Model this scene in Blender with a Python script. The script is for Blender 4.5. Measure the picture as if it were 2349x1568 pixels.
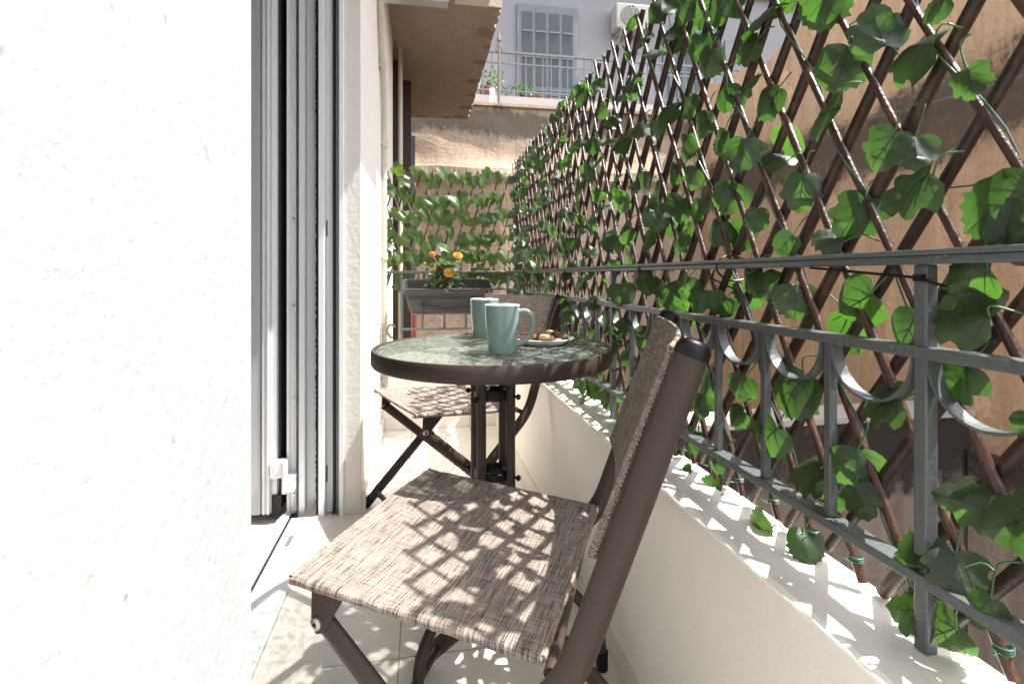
import bpy, math, random
from mathutils import Vector, Matrix
R = math.radians
random.seed(7)
sc = bpy.context.scene
for o in list(bpy.data.objects): bpy.data.objects.remove(o)
# ------------------------------------------------------------------ camera
F, U0, V0, HC, YAW = 1186.0, 1174.0, 632.0, 0.89, R(10)
cam = bpy.data.objects.new('camera', bpy.data.cameras.new('camera'))
sc.collection.objects.link(cam); sc.camera = cam
cam.location = (0, 0, HC); cam.rotation_euler = (R(90), 0, -YAW)
cam.data.sensor_width = 36; cam.data.lens = 36 * F / 2348.0
cam.data.shift_y = -(784 - V0) / 2348.0
cam.data.clip_start = 0.01; cam.data.clip_end = 200
cam.data.dof.use_dof = True; cam.data.dof.focus_distance = .95; cam.data.dof.aperture_fstop = 10
# ------------------------------------------------------------------ light
SUN = Vector((1.0, -0.18, 1.95)).normalized()
w = bpy.data.worlds.new("World"); sc.world = w; w.use_nodes = True
nt = w.node_tree; bg = nt.nodes['Background']
sky = nt.nodes.new('ShaderNodeTexSky'); sky.sky_type = 'NISHITA'; sky.sun_disc = False
sky.sun_elevation = math.asin(SUN.z); sky.sun_rotation = math.atan2(SUN.x, SUN.y)
hs = nt.nodes.new('ShaderNodeHueSaturation'); hs.inputs['Saturation'].default_value = 0.35
nt.links.new(sky.outputs[0], hs.inputs['Color']); nt.links.new(hs.outputs[0], bg.inputs[0])
bg.inputs[1].default_value = 0.15
sl = bpy.data.lights.new('sun', 'SUN'); sl.energy = 2.2; sl.angle = R(0.5); sl.color = (1, .972, .94)
so = bpy.data.objects.new('sun', sl); sc.collection.objects.link(so)
so.rotation_euler = SUN.to_track_quat('Z', 'Y').to_euler()
sc.view_settings.view_transform = 'Standard'; sc.view_settings.look = 'None'
sc.view_settings.exposure = 2.6; sc.view_settings.gamma = 1
sc.render.engine = 'CYCLES'
sc.cycles.max_bounces = 10; sc.cycles.diffuse_bounces = 6; sc.cycles.transparent_max_bounces = 12
# ------------------------------------------------------------------ helpers
def ray(u, v):
    a = (u - U0) / F; b = -(v - V0) / F
    return Vector((a * math.cos(YAW) + math.sin(YAW), -a * math.sin(YAW) + math.cos(YAW), b))
def onx(u, v, X): d = ray(u, v); t = X / d.x; return Vector((X, d.y * t, HC + d.z * t))
def ony(u, v, Y): d = ray(u, v); t = Y / d.y; return Vector((d.x * t, Y, HC + d.z * t))
def onz(u, v, Z): d = ray(u, v); t = (Z - HC) / d.z; return Vector((d.x * t, d.y * t, Z))
def lerp(a, b, t): return a + (b - a) * t

class MB:
    def __init__(s): s.v = []; s.f = []; s.m = []; s.uv = {}; s.r = []; s.cr = 0.0
    def add(s, vs, fs, m=0, uvs=None):
        n = len(s.v); s.v += [tuple(p) for p in vs]; s.r += [s.cr] * len(vs)
        if uvs:
            for i, q in enumerate(uvs): s.uv[n + i] = q
        for f in fs: s.f.append(tuple(n + i for i in f)); s.m.append(m)
        return s
    def box(s, x0, x1, y0, y1, z0, z1, m=0, M=None):
        vs = [Vector((x, y, z)) for z in (z0, z1) for y in (y0, y1) for x in (x0, x1)]
        if M: vs = [M @ p for p in vs]
        return s.add(vs, [(0, 2, 3, 1), (4, 5, 7, 6), (0, 1, 5, 4), (2, 6, 7, 3), (0, 4, 6, 2), (1, 3, 7, 5)], m)
    def poly(s, pts, m=0): return s.add(pts, [tuple(range(len(pts)))], m)
    def prism(s, pts, d, m=0):
        n = len(pts); d = Vector(d); P = [Vector(p) for p in pts]
        return s.add(P + [p + d for p in P], [tuple(range(n))[::-1], tuple(range(n, 2 * n))] + [(i, (i + 1) % n, n + (i + 1) % n, n + i) for i in range(n)], m)
    def tube(s, path, r, n=10, m=0, flat=1.0, up=None, caps=True, closed=False):
        P = [Vector(p) for p in path]; k = len(P); vs = []; fs = []
        pu = None
        for i, p in enumerate(P):
            if closed: t = P[(i + 1) % k] - P[i - 1]
            else: t = P[min(i + 1, k - 1)] - P[max(i - 1, 0)]
            t.normalize()
            ref = Vector(up) if up else (pu if pu is not None else (Vector((0, 0, 1)) if abs(t.z) < .9 else Vector((1, 0, 0))))
            a = ref.cross(t)
            if a.length < 1e-6: a = Vector((0, 1, 0)).cross(t)
            a.normalize(); b = t.cross(a); pu = b
            rr = r(i / (k - 1)) if callable(r) else r
            for j in range(n):
                q = 2 * math.pi * j / n
                vs.append(p + a * math.cos(q) * rr * flat + b * math.sin(q) * rr)
        for i in range(k if closed else k - 1):
            for j in range(n):
                a0 = i * n + j; a1 = i * n + (j + 1) % n; i2 = (i + 1) % k
                fs.append((a0, a1, i2 * n + (j + 1) % n, i2 * n + j))
        if caps and not closed:
            fs.append(tuple(range(n))[::-1]); fs.append(tuple((k - 1) * n + j for j in range(n)))
        return s.add(vs, fs, m)
    def lathe(s, prof, c=(0, 0, 0), n=48, m=0, closed=False):
        c = Vector(c); vs = []; fs = []; k = len(prof)
        for (r, z) in prof:
            for j in range(n):
                q = 2 * math.pi * j / n; vs.append(c + Vector((r * math.cos(q), r * math.sin(q), z)))
        for i in range(k if closed else k - 1):
            i2 = (i + 1) % k
            for j in range(n): fs.append((i * n + j, i * n + (j + 1) % n, i2 * n + (j + 1) % n, i2 * n + j))
        return s.add(vs, fs, m)
    def grid(s, fn, nu, nv, m=0, su=1, sv=1):
        vs = []; uv = []
        for j in range(nv + 1):
            for i in range(nu + 1):
                vs.append(fn(i / nu, j / nv)); uv.append((i / nu * su, j / nv * sv))
        return s.add(vs, [(j * (nu + 1) + i, j * (nu + 1) + i + 1, (j + 1) * (nu + 1) + i + 1, (j + 1) * (nu + 1) + i) for j in range(nv) for i in range(nu)], m, uv)
    def build(s, name, mats, parent=None, smooth=True, bevel=0, ang=35):
        me = bpy.data.meshes.new(name); me.from_pydata(s.v, [], s.f); me.validate(clean_customdata=False)
        for mt in (mats if isinstance(mats, (list, tuple)) else [mats]): me.materials.append(mt)
        if len(me.polygons) == len(s.m): me.polygons.foreach_set('material_index', s.m)
        if s.uv:
            l = me.uv_layers.new(name='UVMap')
            for lp in me.loops: l.data[lp.index].uv = s.uv.get(lp.vertex_index, (0, 0))
        if any(s.r):
            a = me.attributes.new('rnd', 'FLOAT', 'POINT')
            if len(a.data) == len(s.r): a.data.foreach_set('value', s.r)
        if smooth:
            me.polygons.foreach_set('use_smooth', [True] * len(me.polygons)); me.set_sharp_from_angle(angle=R(ang))
        me.update()
        o = bpy.data.objects.new(name, me); sc.collection.objects.link(o)
        if parent: o.parent = parent
        if bevel:
            b = o.modifiers.new('bevel', 'BEVEL'); b.width = bevel; b.segments = 2; b.limit_method = 'ANGLE'; b.angle_limit = R(40)
        return o
def thing(name, label, cat, loc=(0, 0, 0), rz=0, group=None):
    o = bpy.data.objects.new(name, None); sc.collection.objects.link(o); o.empty_display_size = .05
    o.location = loc; o.rotation_euler = (0, 0, rz); return tag(o, label, cat, group)
def tag(o, label=None, cat=None, group=None, kind=None):
    if label: o['label'] = label
    if cat: o['category'] = cat
    if group: o['group'] = group
    if kind: o['kind'] = kind
    return o
# ------------------------------------------------------------------ materials
class N:
    def __init__(s, name):
        s.mat = bpy.data.materials.new(name); s.mat.use_nodes = True; s.t = s.mat.node_tree; s.b = s.t.nodes['Principled BSDF']; s.out = s.t.nodes['Material Output']
        s.tc = s.t.nodes.new('ShaderNodeTexCoord')
    def n(s, typ, **kw):
        x = s.t.nodes.new(typ)
        for k, v in kw.items():
            if k.startswith('_'): setattr(x, k[1:], v)
            else: x.inputs[k.replace('__', ' ')].default_value = v
        return x
    def l(s, a, b): s.t.links.new(a, b)
    def map(s, src='Object', scale=(1, 1, 1), loc=(0, 0, 0), rot=(0, 0, 0)):
        m = s.n('ShaderNodeMapping'); m.inputs['Scale'].default_value = scale; m.inputs['Location'].default_value = loc; m.inputs['Rotation'].default_value = rot
        s.l(s.tc.outputs[src], m.inputs[0]); return m.outputs[0]
    def noise(s, vec, scale=5, detail=5, rough=.6, dist=0):
        x = s.n('ShaderNodeTexNoise', Scale=scale, Detail=detail, Roughness=rough, Distortion=dist); s.l(vec, x.inputs['Vector']); return x.outputs['Fac']
    def ramp(s, fac, stops, interp='LINEAR'):
        x = s.n('ShaderNodeValToRGB'); e = x.color_ramp.elements; x.color_ramp.interpolation = interp
        while len(e) < len(stops): e.new(.5)
        for q, (p, c) in zip(e, stops): q.position = p; q.color = (*c, 1) if len(c) == 3 else c
        s.l(fac, x.inputs[0]); return x.outputs[0]
    def g(s, fac, a, b): return s.ramp(fac, [(a, (0, 0, 0)), (b, (1, 1, 1))])
    def mix(s, fac, a, b, mode='MIX'):
        x = s.n('ShaderNodeMix', _data_type='RGBA', _blend_type=mode)
        for i, val in ((0, fac), (6, a), (7, b)):
            if isinstance(val, (int, float)): x.inputs[i].default_value = val
            elif isinstance(val, tuple): x.inputs[i].default_value = (*val, 1)
            else: s.l(val, x.inputs[i])
        return x.outputs[2]
    def math(s, op, a, b=0, c=0):
        x = s.n('ShaderNodeMath', _operation=op)
        for i, val in enumerate((a, b, c)):
            if isinstance(val, (int, float)): x.inputs[i].default_value = val
            else: s.l(val, x.inputs[i])
        return x.outputs[0]
    def col(s, c):
        if isinstance(c, tuple): s.b.inputs['Base Color'].default_value = (*c, 1)
        else: s.l(c, s.b.inputs['Base Color'])
    def bump(s, h, dist=.01, strength=1.0):
        x = s.n('ShaderNodeBump', Distance=dist, Strength=strength); s.l(h, x.inputs['Height']); s.l(x.outputs[0], s.b.inputs['Normal'])
    def set(s, **kw):
        for k, v in kw.items():
            i = s.b.inputs[k.replace('__', ' ')]
            if isinstance(v, (int, float, tuple)): i.default_value = v
            else: s.l(v, i)
        return s
def simple(name, c1, c2=None, rough=.5, metal=0, scale=30, bump=0, bscale=200, spec=.5):
    x = N(name)
    if c2: x.col(x.mix(x.noise(x.map(), scale), c1, c2))
    else: x.col(c1)
    x.set(Roughness=rough, Metallic=metal); x.b.inputs['Specular IOR Level'].default_value = spec
    if bump: x.bump(x.noise(x.map(), bscale, 3), bump)
    return x.mat
M = {}
# white exterior stucco
x = N('white_stucco'); p = x.map()
n1 = x.noise(p, 3, 6); n2 = x.noise(p, 55, 5, .6); n3 = x.noise(p, 14, 3)
x.col(x.mix(x.g(x.noise(p, 40, 3, .5), .67, .78), x.mix(x.g(n1, .35, .7), (.325, .328, .325), (.37, .37, .367)), (.22, .2, .18))); x.set(Roughness=.9)
x.bump(x.math('ADD', n2, x.math('MULTIPLY', n3, .8)), .0024); M['stucco'] = x.mat
x = N('cream_plaster'); p = x.map()
n1 = x.noise(p, 2.5, 6); n2 = x.noise(p, 60, 4); n3 = x.g(x.noise(p, 90, 2), .66, .72)
x.col(x.mix(x.math('MULTIPLY', n3, .12), x.mix(n1, (.80, .75, .67), (.85, .81, .74)), (.5, .42, .34))); x.set(Roughness=.6)
x.bump(n2, .0012); M['cream'] = x.mat
x = N('rough_reveal_plaster'); p = x.map()
n1 = x.noise(p, 6, 6); n2 = x.noise(p, 45, 5, .65)
x.col(x.mix(n1, (.64, .585, .51), (.74, .685, .61))); x.set(Roughness=.85); x.bump(n2, .0022); M['reveal'] = x.mat
# floor tiles : 0.33 m
x = N('glazed_floor_tiles'); p = x.map()
br = x.n('ShaderNodeTexBrick', _offset=0.0, Scale=1.0); br.inputs['Brick Width'].default_value = .333; br.inputs['Row Height'].default_value = .333
br.inputs['Mortar Size'].default_value = .0022; br.inputs['Color1'].default_value = (.75, .705, .63, 1); br.inputs['Color2'].default_value = (.78, .735, .665, 1); br.inputs['Mortar'].default_value = (.42, .36, .29, 1)
x.l(x.map(loc=(.05, .1, 0)), br.inputs['Vector'])
n1 = x.noise(p, 5, 6, .65, 1.0); n2 = x.g(x.noise(p, 60, 3), .7, .76)
x.col(x.mix(x.math('MULTIPLY', n2, .25), x.mix(x.math('MULTIPLY', x.g(n1, .4, .75), .15), br.outputs['Color'], (.42, .36, .30)), (.25, .2, .16)))
x.set(Roughness=.28); x.bump(x.math('SUBTRACT', 1, br.outputs['Fac']), .001); M['tile'] = x.mat
x = N('veined_marble'); p = x.map()
n1 = x.noise(p, 5, 8, .65, 3)
x.col(x.ramp(n1, [(.3, (0.72, 0.654, 0.576)), (.48, (0.816, 0.75, 0.672)), (.52, (0.72, 0.648, 0.57)), (.56, (0.828, 0.756, 0.684)), (.8, (0.768, 0.696, 0.624))])); x.set(Roughness=.3); M['marble'] = x.mat
M['alu'] = simple('white_coated_aluminium', (.78, .78, .77), (.72, .72, .72), .32, 0, 8)
M['alu_grey'] = simple('grey_aluminium_channel', (.40, .405, .41), (.46, .46, .46), .4)
M['rubber'] = simple('black_rubber', (.008, .008, .008), None, .6, 0, 30, .0008, 300)
M['steel'] = simple('zinc_steel', (.62, .62, .6), None, .3, 1)
M['woodbrown'] = simple('dark_brown_wood', (0.025, 0.014, 0.009), (0.045, 0.025, 0.015), .6, 0, 12)
M['room'] = simple('room_plaster', (.35, .30, .26), (.4, .35, .3), .9, 0, 2)
# brown textured powder coat
x = N('brown_powder_coat'); p = x.map(); n2 = x.noise(p, 900, 2)
x.col(x.mix(n2, (0.0372, 0.02331, 0.01786), (0.05704, 0.03819, 0.02976))); x.set(Roughness=.45); x.b.inputs['Specular IOR Level'].default_value = .3; x.bump(n2, .0003); M['brown'] = x.mat
M['blackplastic'] = simple('black_plastic', (.008, .008, .009), None, .38, spec=.22)
# sling fabric (UV in metres)
x = N('woven_sling_fabric')
def thr(sx, sy): return x.noise(x.map('UV', (sx, sy, 1)), 1, 2, .6)
a = thr(22, 520); b = thr(420, 20); c = thr(9, 120); wv = x.n('ShaderNodeTexChecker', Scale=1.0); x.l(x.map('UV', (560, 560, 1)), wv.inputs[0])
s1 = x.math('ADD', x.math('MULTIPLY', a, .9), x.math('MULTIPLY', b, .5)); s1 = x.math('ADD', s1, x.math('MULTIPLY', c, .35)); s1 = x.math('ADD', s1, x.math('MULTIPLY', wv.outputs['Fac'], .13))
x.col(x.ramp(s1, [(.72, (0.0216, 0.01656, 0.0144)), (.88, (0.1224, 0.09, 0.072)), (1.08, (0.30, 0.247, 0.203))]))
x.set(Roughness=.75); x.bump(s1, .0012); M['fabric'] = x.mat
x = N('woven_hem_fabric')
a = x.noise(x.map('Object', (500, 500, 500)), 1, 2)
b = x.noise(x.map('Object', (60, 60, 60)), 1, 2)
x.col(x.ramp(x.math('ADD', x.math('MULTIPLY', a, .7), x.math('MULTIPLY', b, .3)), [(.36, (0.063, 0.0476, 0.0385)), (.5, (0.21, 0.154, 0.119)), (.62, (0.364, 0.287, 0.231))])); x.set(Roughness=.8); x.bump(a, .0015); M['hem'] = x.mat
# railing paint
x = N('grey_railing_paint'); p = x.map(); n1 = x.noise(p, 130, 4, .6); n2 = x.g(x.noise(p, 75, 4, .7), .66, .73)
x.col(x.mix(x.math('MULTIPLY', n2, .6), x.mix(x.math('MULTIPLY', x.g(x.noise(p, 24, 5, .7), .66, .74), .6), x.mix(x.noise(p, 9), (0.07125, 0.081, 0.081), (0.1013, 0.1125, 0.1102)), (.12, .06, .035)), (0.315, 0.3225, 0.315))); x.set(Roughness=.36); x.bump(n1, .0014); M['paint'] = x.mat
# sticks
def bark(name, c1, c2, c3, rough):
    x = N(name); n1 = x.noise(x.map('Object', (14, 14, 3)), 4, 5); n2 = x.noise(x.map('Object'), 160, 4)
    x.col(x.ramp(n1, [(.3, c1), (.55, c2), (.72, c3)])); x.set(Roughness=rough); x.bump(n2, .0015); return x.mat
M['stick'] = bark('thin_willow_bark', (.030, .0115, .0065), (.075, .031, .018), (.15, .078, .047), .33)
M['stick2'] = bark('thick_willow_bark', (.014, .0056, .003), (.036, .0145, .0075), (.085, .038, .019), .45)
M['cutwood'] = bark('pale_willow_bark', (0.1875, 0.105, 0.06), (0.255, 0.15, 0.09), (0.3375, 0.225, 0.1425), .55)
# leaves
def leafmat(name, ca, cb, tc, tr=.55):
    x = N(name); at = x.n('ShaderNodeAttribute', _attribute_name='rnd')
    n1 = x.noise(x.map('Object'), 45, 4)
    x.col(x.mix(x.math('ADD', x.math('MULTIPLY', at.outputs['Fac'], .7), x.math('MULTIPLY', n1, .3)), ca, cb)); x.set(Roughness=.38); x.b.inputs['Specular IOR Level'].default_value = .6
    x.bump(x.noise(x.map('Object'), 260, 3), .0005)
    tl = x.n('ShaderNodeBsdfTranslucent'); x.l(x.mix(at.outputs['Fac'], tc, tuple(q * .72 for q in tc)), tl.inputs['Color'])
    mx = x.n('ShaderNodeMixShader', Fac=tr); x.l(x.b.outputs[0], mx.inputs[1]); x.l(tl.outputs[0], mx.inputs[2]); x.l(mx.outputs[0], x.out.inputs[0]); return x.mat
M['leaf'] = leafmat('silk_leaf_green', (.011, .019, .009), (.052, .066, .040), (.092, .245, .026), .42)
M['leaf_end'] = leafmat('silk_leaf_yellow_green', (.020, .046, .006), (.066, .112, .018), (.15, .31, .02), .45)
M['vein'] = simple('leaf_vein', (.02, .04, .018), None, .6)
M['vein_end'] = simple('pale_leaf_vein', (.12, .17, .05), None, .6)
M['stem'] = simple('green_plastic_stem', (.07, .15, .05), (.04, .10, .035), .45)
M['wire'] = simple('green_coated_wire', (.03, .12, .07), None, .4)
# walls in the courtyard
def stained(name, base, base2, dark, z0, z1, wid, sc_=1.0, darkamt=.85, rough=.9):
    x = N(name); geo = x.n('ShaderNodeNewGeometry'); sep = x.n('ShaderNodeSeparateXYZ'); x.l(geo.outputs['Position'], sep.inputs[0])
    def pm(s, l=(0, 0, 0)):
        m = x.n('ShaderNodeMapping'); m.inputs['Scale'].default_value = s; m.inputs['Location'].default_value = l; x.l(geo.outputs['Position'], m.inputs[0]); return m.outputs[0]
    big = x.noise(pm((.5, .5, .8)), 1.6 * sc_, 6, .6, .6); streak = x.noise(pm((5, 5, .35)), 1.6, 5, .65); fine = x.noise(pm((1, 1, 1)), 22, 6, .7); patch = x.noise(pm((1, 1, 1), (3, 1, 2)), 2.1, 8, .68)
    band = x.math('SUBTRACT', 1, x.math('ABSOLUTE', x.math('DIVIDE', x.math('SUBTRACT', sep.outputs[2], (z0 + z1) / 2), (z1 - z0) / 2 + wid)))
    amt = x.math('ADD', x.math('MULTIPLY', band, .85), x.math('ADD', x.math('MULTIPLY', x.math('SUBTRACT', big, .5), 1.5), x.math('MULTIPLY', x.math('SUBTRACT', streak, .5), 1.1)))
    amt = x.math('MULTIPLY', x.g(amt, .10, .38), x.g(x.math('ADD', x.math('MULTIPLY', fine, .6), x.math('MULTIPLY', amt, .5)), .25, .55))
    c = x.mix(x.g(streak, .35, .7), base, base2); c = x.mix(x.math('MULTIPLY', x.g(patch, .60, .625), .5), c, tuple(min(1, q * 1.3) for q in base2))
    c = x.mix(x.math('MULTIPLY', x.g(fine, .52, .7), .5), c, tuple(q * .5 for q in base))
    x.col(x.mix(x.math('MULTIPLY', amt, darkamt), c, dark)); x.set(Roughness=rough); x.bump(x.math('ADD', fine, patch), .02, .7); return x.mat
M['side_wall'] = stained('stained_ochre_render', (0.30, 0.180, 0.096), (0.42, 0.276, 0.162), (0.0176, 0.012, 0.008), 1.8, 2.3, .2)
M['far_wall'] = stained('weathered_peach_render', (0.2952, 0.205, 0.1353), (0.3772, 0.2829, 0.2009), (0.0574, 0.04264, 0.03116), 2.75, 3.0, .15)
M['low_wall'] = stained('mouldy_concrete', (.15, .11, .085), (.235, .18, .145), (.014, .010, .007), -.40, -.06, .3, 1.6, .95)
M['coping'] = simple('grey_coping_stone', (.38, .33, .29), (.30, .26, .23), .8, 0, 10, .003, 60)
M['soffit'] = stained('bare_brown_soffit', (0.4509, 0.3484, 0.2596), (0.5466, 0.4304, 0.3279), (0.1366, 0.09565, 0.06832), 2.7, 2.8, .3, 1.2, .45)
M['flake'] = simple('damp_bare_concrete', (.17, .11, .07), (.30, .215, .145), .9, 0, 9, .01, 40)
M['soffit_paint'] = simple('cream_soffit_paint', (.70, .63, .53), (.62, .55, .45), .8, 0, 6)
M['lilac'] = simple('pale_lilac_render', (.150, .141, .147), (.172, .162, .168), .9, 0, 1.5)
M['shutter'] = simple('grey_louvre_paint', (0.07012, 0.07425, 0.0825), (0.09075, 0.09488, 0.1031), .6, 0, 6)
M['darkglass'] = simple('dark_window_glass', (.045, .047, .05), None, .5, spec=.15)
M['iron'] = simple('grey_iron', (.10, .10, .105), None, .5)
M['conduit'] = simple('cream_conduit_plastic', (.50, .44, .35), None, .5)
M['acwhite'] = simple('aged_white_casing', (0.255, 0.24, 0.2137), (0.21, 0.195, 0.1688), .5, 0, 5)
M['terracotta'] = simple('terracotta_plastic', (.20, .06, .03), (.16, .05, .03), .7)
M['planter'] = simple('dark_grey_plastic', (0.03952, 0.03859, 0.0372), (0.0465, 0.0451, 0.04325), .48, 0, 6, .0004, 400)
M['soil'] = simple('potting_soil', (.045, .025, .016), (.11, .06, .038), .95, 0, 90, .01, 120)
M['redpaint'] = simple('red_pipe_paint', (.20, .035, .028), (.15, .03, .025), .6)
M['ground'] = simple('courtyard_concrete', (.28, .24, .2), (.2, .17, .14), .9, 0, 3)
M['blackwire'] = simple('black_wire_coating', (.012, .012, .012), None, .4)
# ------------------------------------------------------------------ setting
XW = -.22       # house wall face
XP0, XP1, ZP = .446, .575, .494
YE = 3.06       # end parapet inner face
mb = MB(); mb.box(-.365, XP0, -1.6, YE, -.15, 0); tag(mb.build('balcony_floor', M['tile']), kind='structure')
mb = MB(); mb.box(-14, 16, -8, 24, -3.1, -3.0); tag(mb.build('courtyard_ground', M['ground']), kind='structure')
mb = MB(); mb.box(-3.4, -.5, -.7, 3.2, -.15, -.004); tag(mb.build('room_floor', simple('pale_room_tiles', (.6, .56, .5), (.55, .5, .45), .4)), kind='structure')
JY = 2.0
# house wall: near block, far block, lintel
hw = thing('house_wall', 'white textured stucco house wall with the open balcony door in it', 'wall')
mb = MB(); mb.box(-.50, XW, -1.6, .734, -.15, 2.75)
mb.build('wall_section', M['stucco'], hw, bevel=.004)
mb = MB(); mb.box(-.62, XW, 2.201, 4.22, -.15, 2.75, 0); mb.box(-.296, XW, JY, 2.2005, -.15, 2.75)
mb.build('wall_section', M['cream'], hw, bevel=.004)
mb = MB(); mb.box(-.50, XW, .734, JY, 2.3, 2.75); mb.build('wall_section', M['stucco'], hw)
mb = MB(); mb.box(-.296, XW - .001, JY - .006, JY, .0, 2.3); mb.build('door_reveal', M['reveal'], hw)
mb = MB(); mb.box(XW, XW + .014, JY + .02, YE - .001, .0005, .075); mb.build('skirting', M['marble'], hw, bevel=.002)
# dark room behind
rm = thing('room', 'dim room seen through the narrow gap beside the open door', 'room')
mb = MB(); mb.box(-3.45, -3.4, -.8, 3.3, -.15, 2.75); mb.box(-3.4, -.51, -.8, -.75, -.15, 2.75); mb.box(-3.4, -.63, 3.2, 3.25, -.15, 2.75); mb.box(-3.4, -.51, -.7, 3.15, 2.68, 2.74)
mb.build('wall', M['room'], rm)
# parapet
pp = thing('parapet', 'low smooth cream parapet wall under the grey railing', 'wall')
mb = MB(); mb.prism([(XP0, -1.6, -.3), (XP0, YE, -.3), (XW - .001, YE, -.3), (XW - .001, YE + .13, -.3), (XP1, YE + .13, -.3), (XP1, -1.6, -.3)][::-1], (0, 0, ZP + .3))
mb.build('wall', M['cream'], pp, bevel=.008)
mb = MB(); mb.box(XP0 - .010, XP0 + .001, -1.6, YE - .011, .0005, .07); mb.box(XW + .015, XP0 + .001, YE - .010, YE + .001, .0005, .07); mb.build('skirting', M['tile'], pp, bevel=.0015)
# overhead slab
ZS = 2.75
sl_ = thing('overhead_slab', 'concrete balcony slab overhead, cream painted then bare brown with flaking edge', 'slab')
mb = MB(); mb.box(-.5, .52, -1.6, 2.55, ZS, ZS + .16); mb.box(-.5, .46, 2.55, 3.56, ZS, ZS + .16); mb.build('painted_slab', M['soffit_paint'], sl_)
rr = random.Random(3)
edge = [(.56 - max(0, rr.gauss(0, .012)), 3.56 + i * (6.2 - 3.56) / 60) for i in range(61)]
mb = MB(); mb.prism([(-.3, 3.56, ZS + .004)] + [(ex, ey, ZS + .004) for ex, ey in edge] + [(-.3, 6.2, ZS + .004)], (0, 0, .16)); mb.build('bare_slab', M['soffit'], sl_, smooth=False)
mb = MB()
for (cx_, cy_, s_) in [(.50, 3.95, .05), (.52, 4.5, .035), (.49, 4.95, .04), (.53, 5.35, .035), (.50, 5.75, .04), (.46, 6.08, .05), (.54, 4.2, .03), (.3, 6.15, .03), (.0, 6.16, .04)]:
    pts = [(cx_ + 1.7 * s_ * (.5 + .8 * rr.random()) * math.cos(q), cy_ + 1.5 * s_ * (.5 + .9 * rr.random()) * math.sin(q), ZS + .001) for q in [2 * math.pi * i / 14 for i in range(14)]]
    pts = [(min(p[0], .555), min(p[1], 6.19), p[2]) for p in pts]
    mb.prism(pts, (0, 0, .006))
mb.build('flaked_plaster', M['flake'], sl_, smooth=False)
# courtyard walls
XS, YF, ZW = 3.8, 6.6, 3.37
mb = MB(); mb.grid(lambda a, b: Vector((XS + .03 * math.sin(a * 31 + b * 5), -6 + 12.6 * a, -3 + (ZW + 3 + .05 * math.sin(a * 40) + .05 * math.sin(a * 97)) * b)), 90, 6)
mb.box(XS + .05, XS + .5, -6, YF - .02, -3, ZW - .1)
tag(mb.build('courtyard_side_wall', M['side_wall'], smooth=False), 'tall stained ochre retaining wall behind the long trellis', 'wall')
ZF = 3.06
mb = MB(); mb.box(-3, XS + .5, YF + .002, YF + .3, -3, ZF)
led = [(-3, YF - .09 * math.exp(-(z - 2.28) / .13) * (1 if z > 2.30 else .95), z) for z in [2.95, 2.8, 2.7, 2.6, 2.52, 2.46, 2.41, 2.37, 2.34, 2.31, 2.28, 2.25]] + [(-3, YF - .12, 2.14), (-3, YF - .05, 2.05), (-3, YF - .03, -3), (-3, YF + .1, -3), (-3, YF + .1, 2.95)]
led = [(a, min(b, YF + .1), c) for a, b, c in led]; n_ = len(led)
lq = random.Random(2)
for i_ in range(34):
    xa, xb = -3 + i_ * .2, -3 + (i_ + 1) * .2
    mb.add([(X_, p[1] + .012 * math.sin(X_ * 5 + p[2] * 9) + .008 * math.sin(X_ * 17), p[2] + .01 * math.sin(X_ * 7)) for X_ in (xa, xb) for p in led[:-2]], [(j, j + 1, n_ - 2 + j + 1, n_ - 2 + j) for j in range(n_ - 3)])
mb.box(-3, XS + .3, YF - .05, YF + .35, ZF, ZF + .04)
tag(mb.build('courtyard_back_wall', M['far_wall'], smooth=False), 'weathered peach boundary wall with sloped ledge, beyond the end trellis', 'wall')
lw = thing('low_courtyard_wall', 'low mouldy concrete wall with grey coping seen through the railing', 'wall')
mb = MB(); mb.box(.9, XS - .04, 2.98, 3.22, -3, -.08); mb.build('wall', M['low_wall'], lw, smooth=False)
mb = MB(); mb.box(.88, XS - .035, 2.95, 3.26, -.078, -.035); mb.build('coping', M['coping'], lw, bevel=.004)
mb = MB(); mb.box(XS - .12, XS - .04, -6, 2.94, -3, -.3); tag(mb.build('stained_plinth', M['low_wall'], smooth=False), 'dark damp plinth at the foot of the ochre retaining wall', 'plinth')
# cables on the walls
def cable(pts, r, lab, m='blackwire'):
    mb = MB(); P = []
    for i in range(len(pts) - 1):
        for k in range(8):
            q = Vector(pts[i]).lerp(Vector(pts[i + 1]), k / 8); q.z -= .012 * math.sin(k / 8 * math.pi); P.append(q)
    P.append(Vector(pts[-1])); mb.tube(P, r, 6); tag(mb.build('cable', M[m]), lab, 'cable')
cable([onx(2348, 172, XS - .05), onx(2300, 188, XS - .05), onx(1980, 275, XS - .05), onx(1787, 337, XS - .05), onx(1600, 395, XS - .05)], .005, 'thin grey cable strung high across the ochre retaining wall', 'iron')
cable([onx(2348, 404, XS - .05), onx(2240, 424, XS - .05), onx(2100, 430, XS - .05)], .007, 'short black cable sagging low on the ochre retaining wall')
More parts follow.
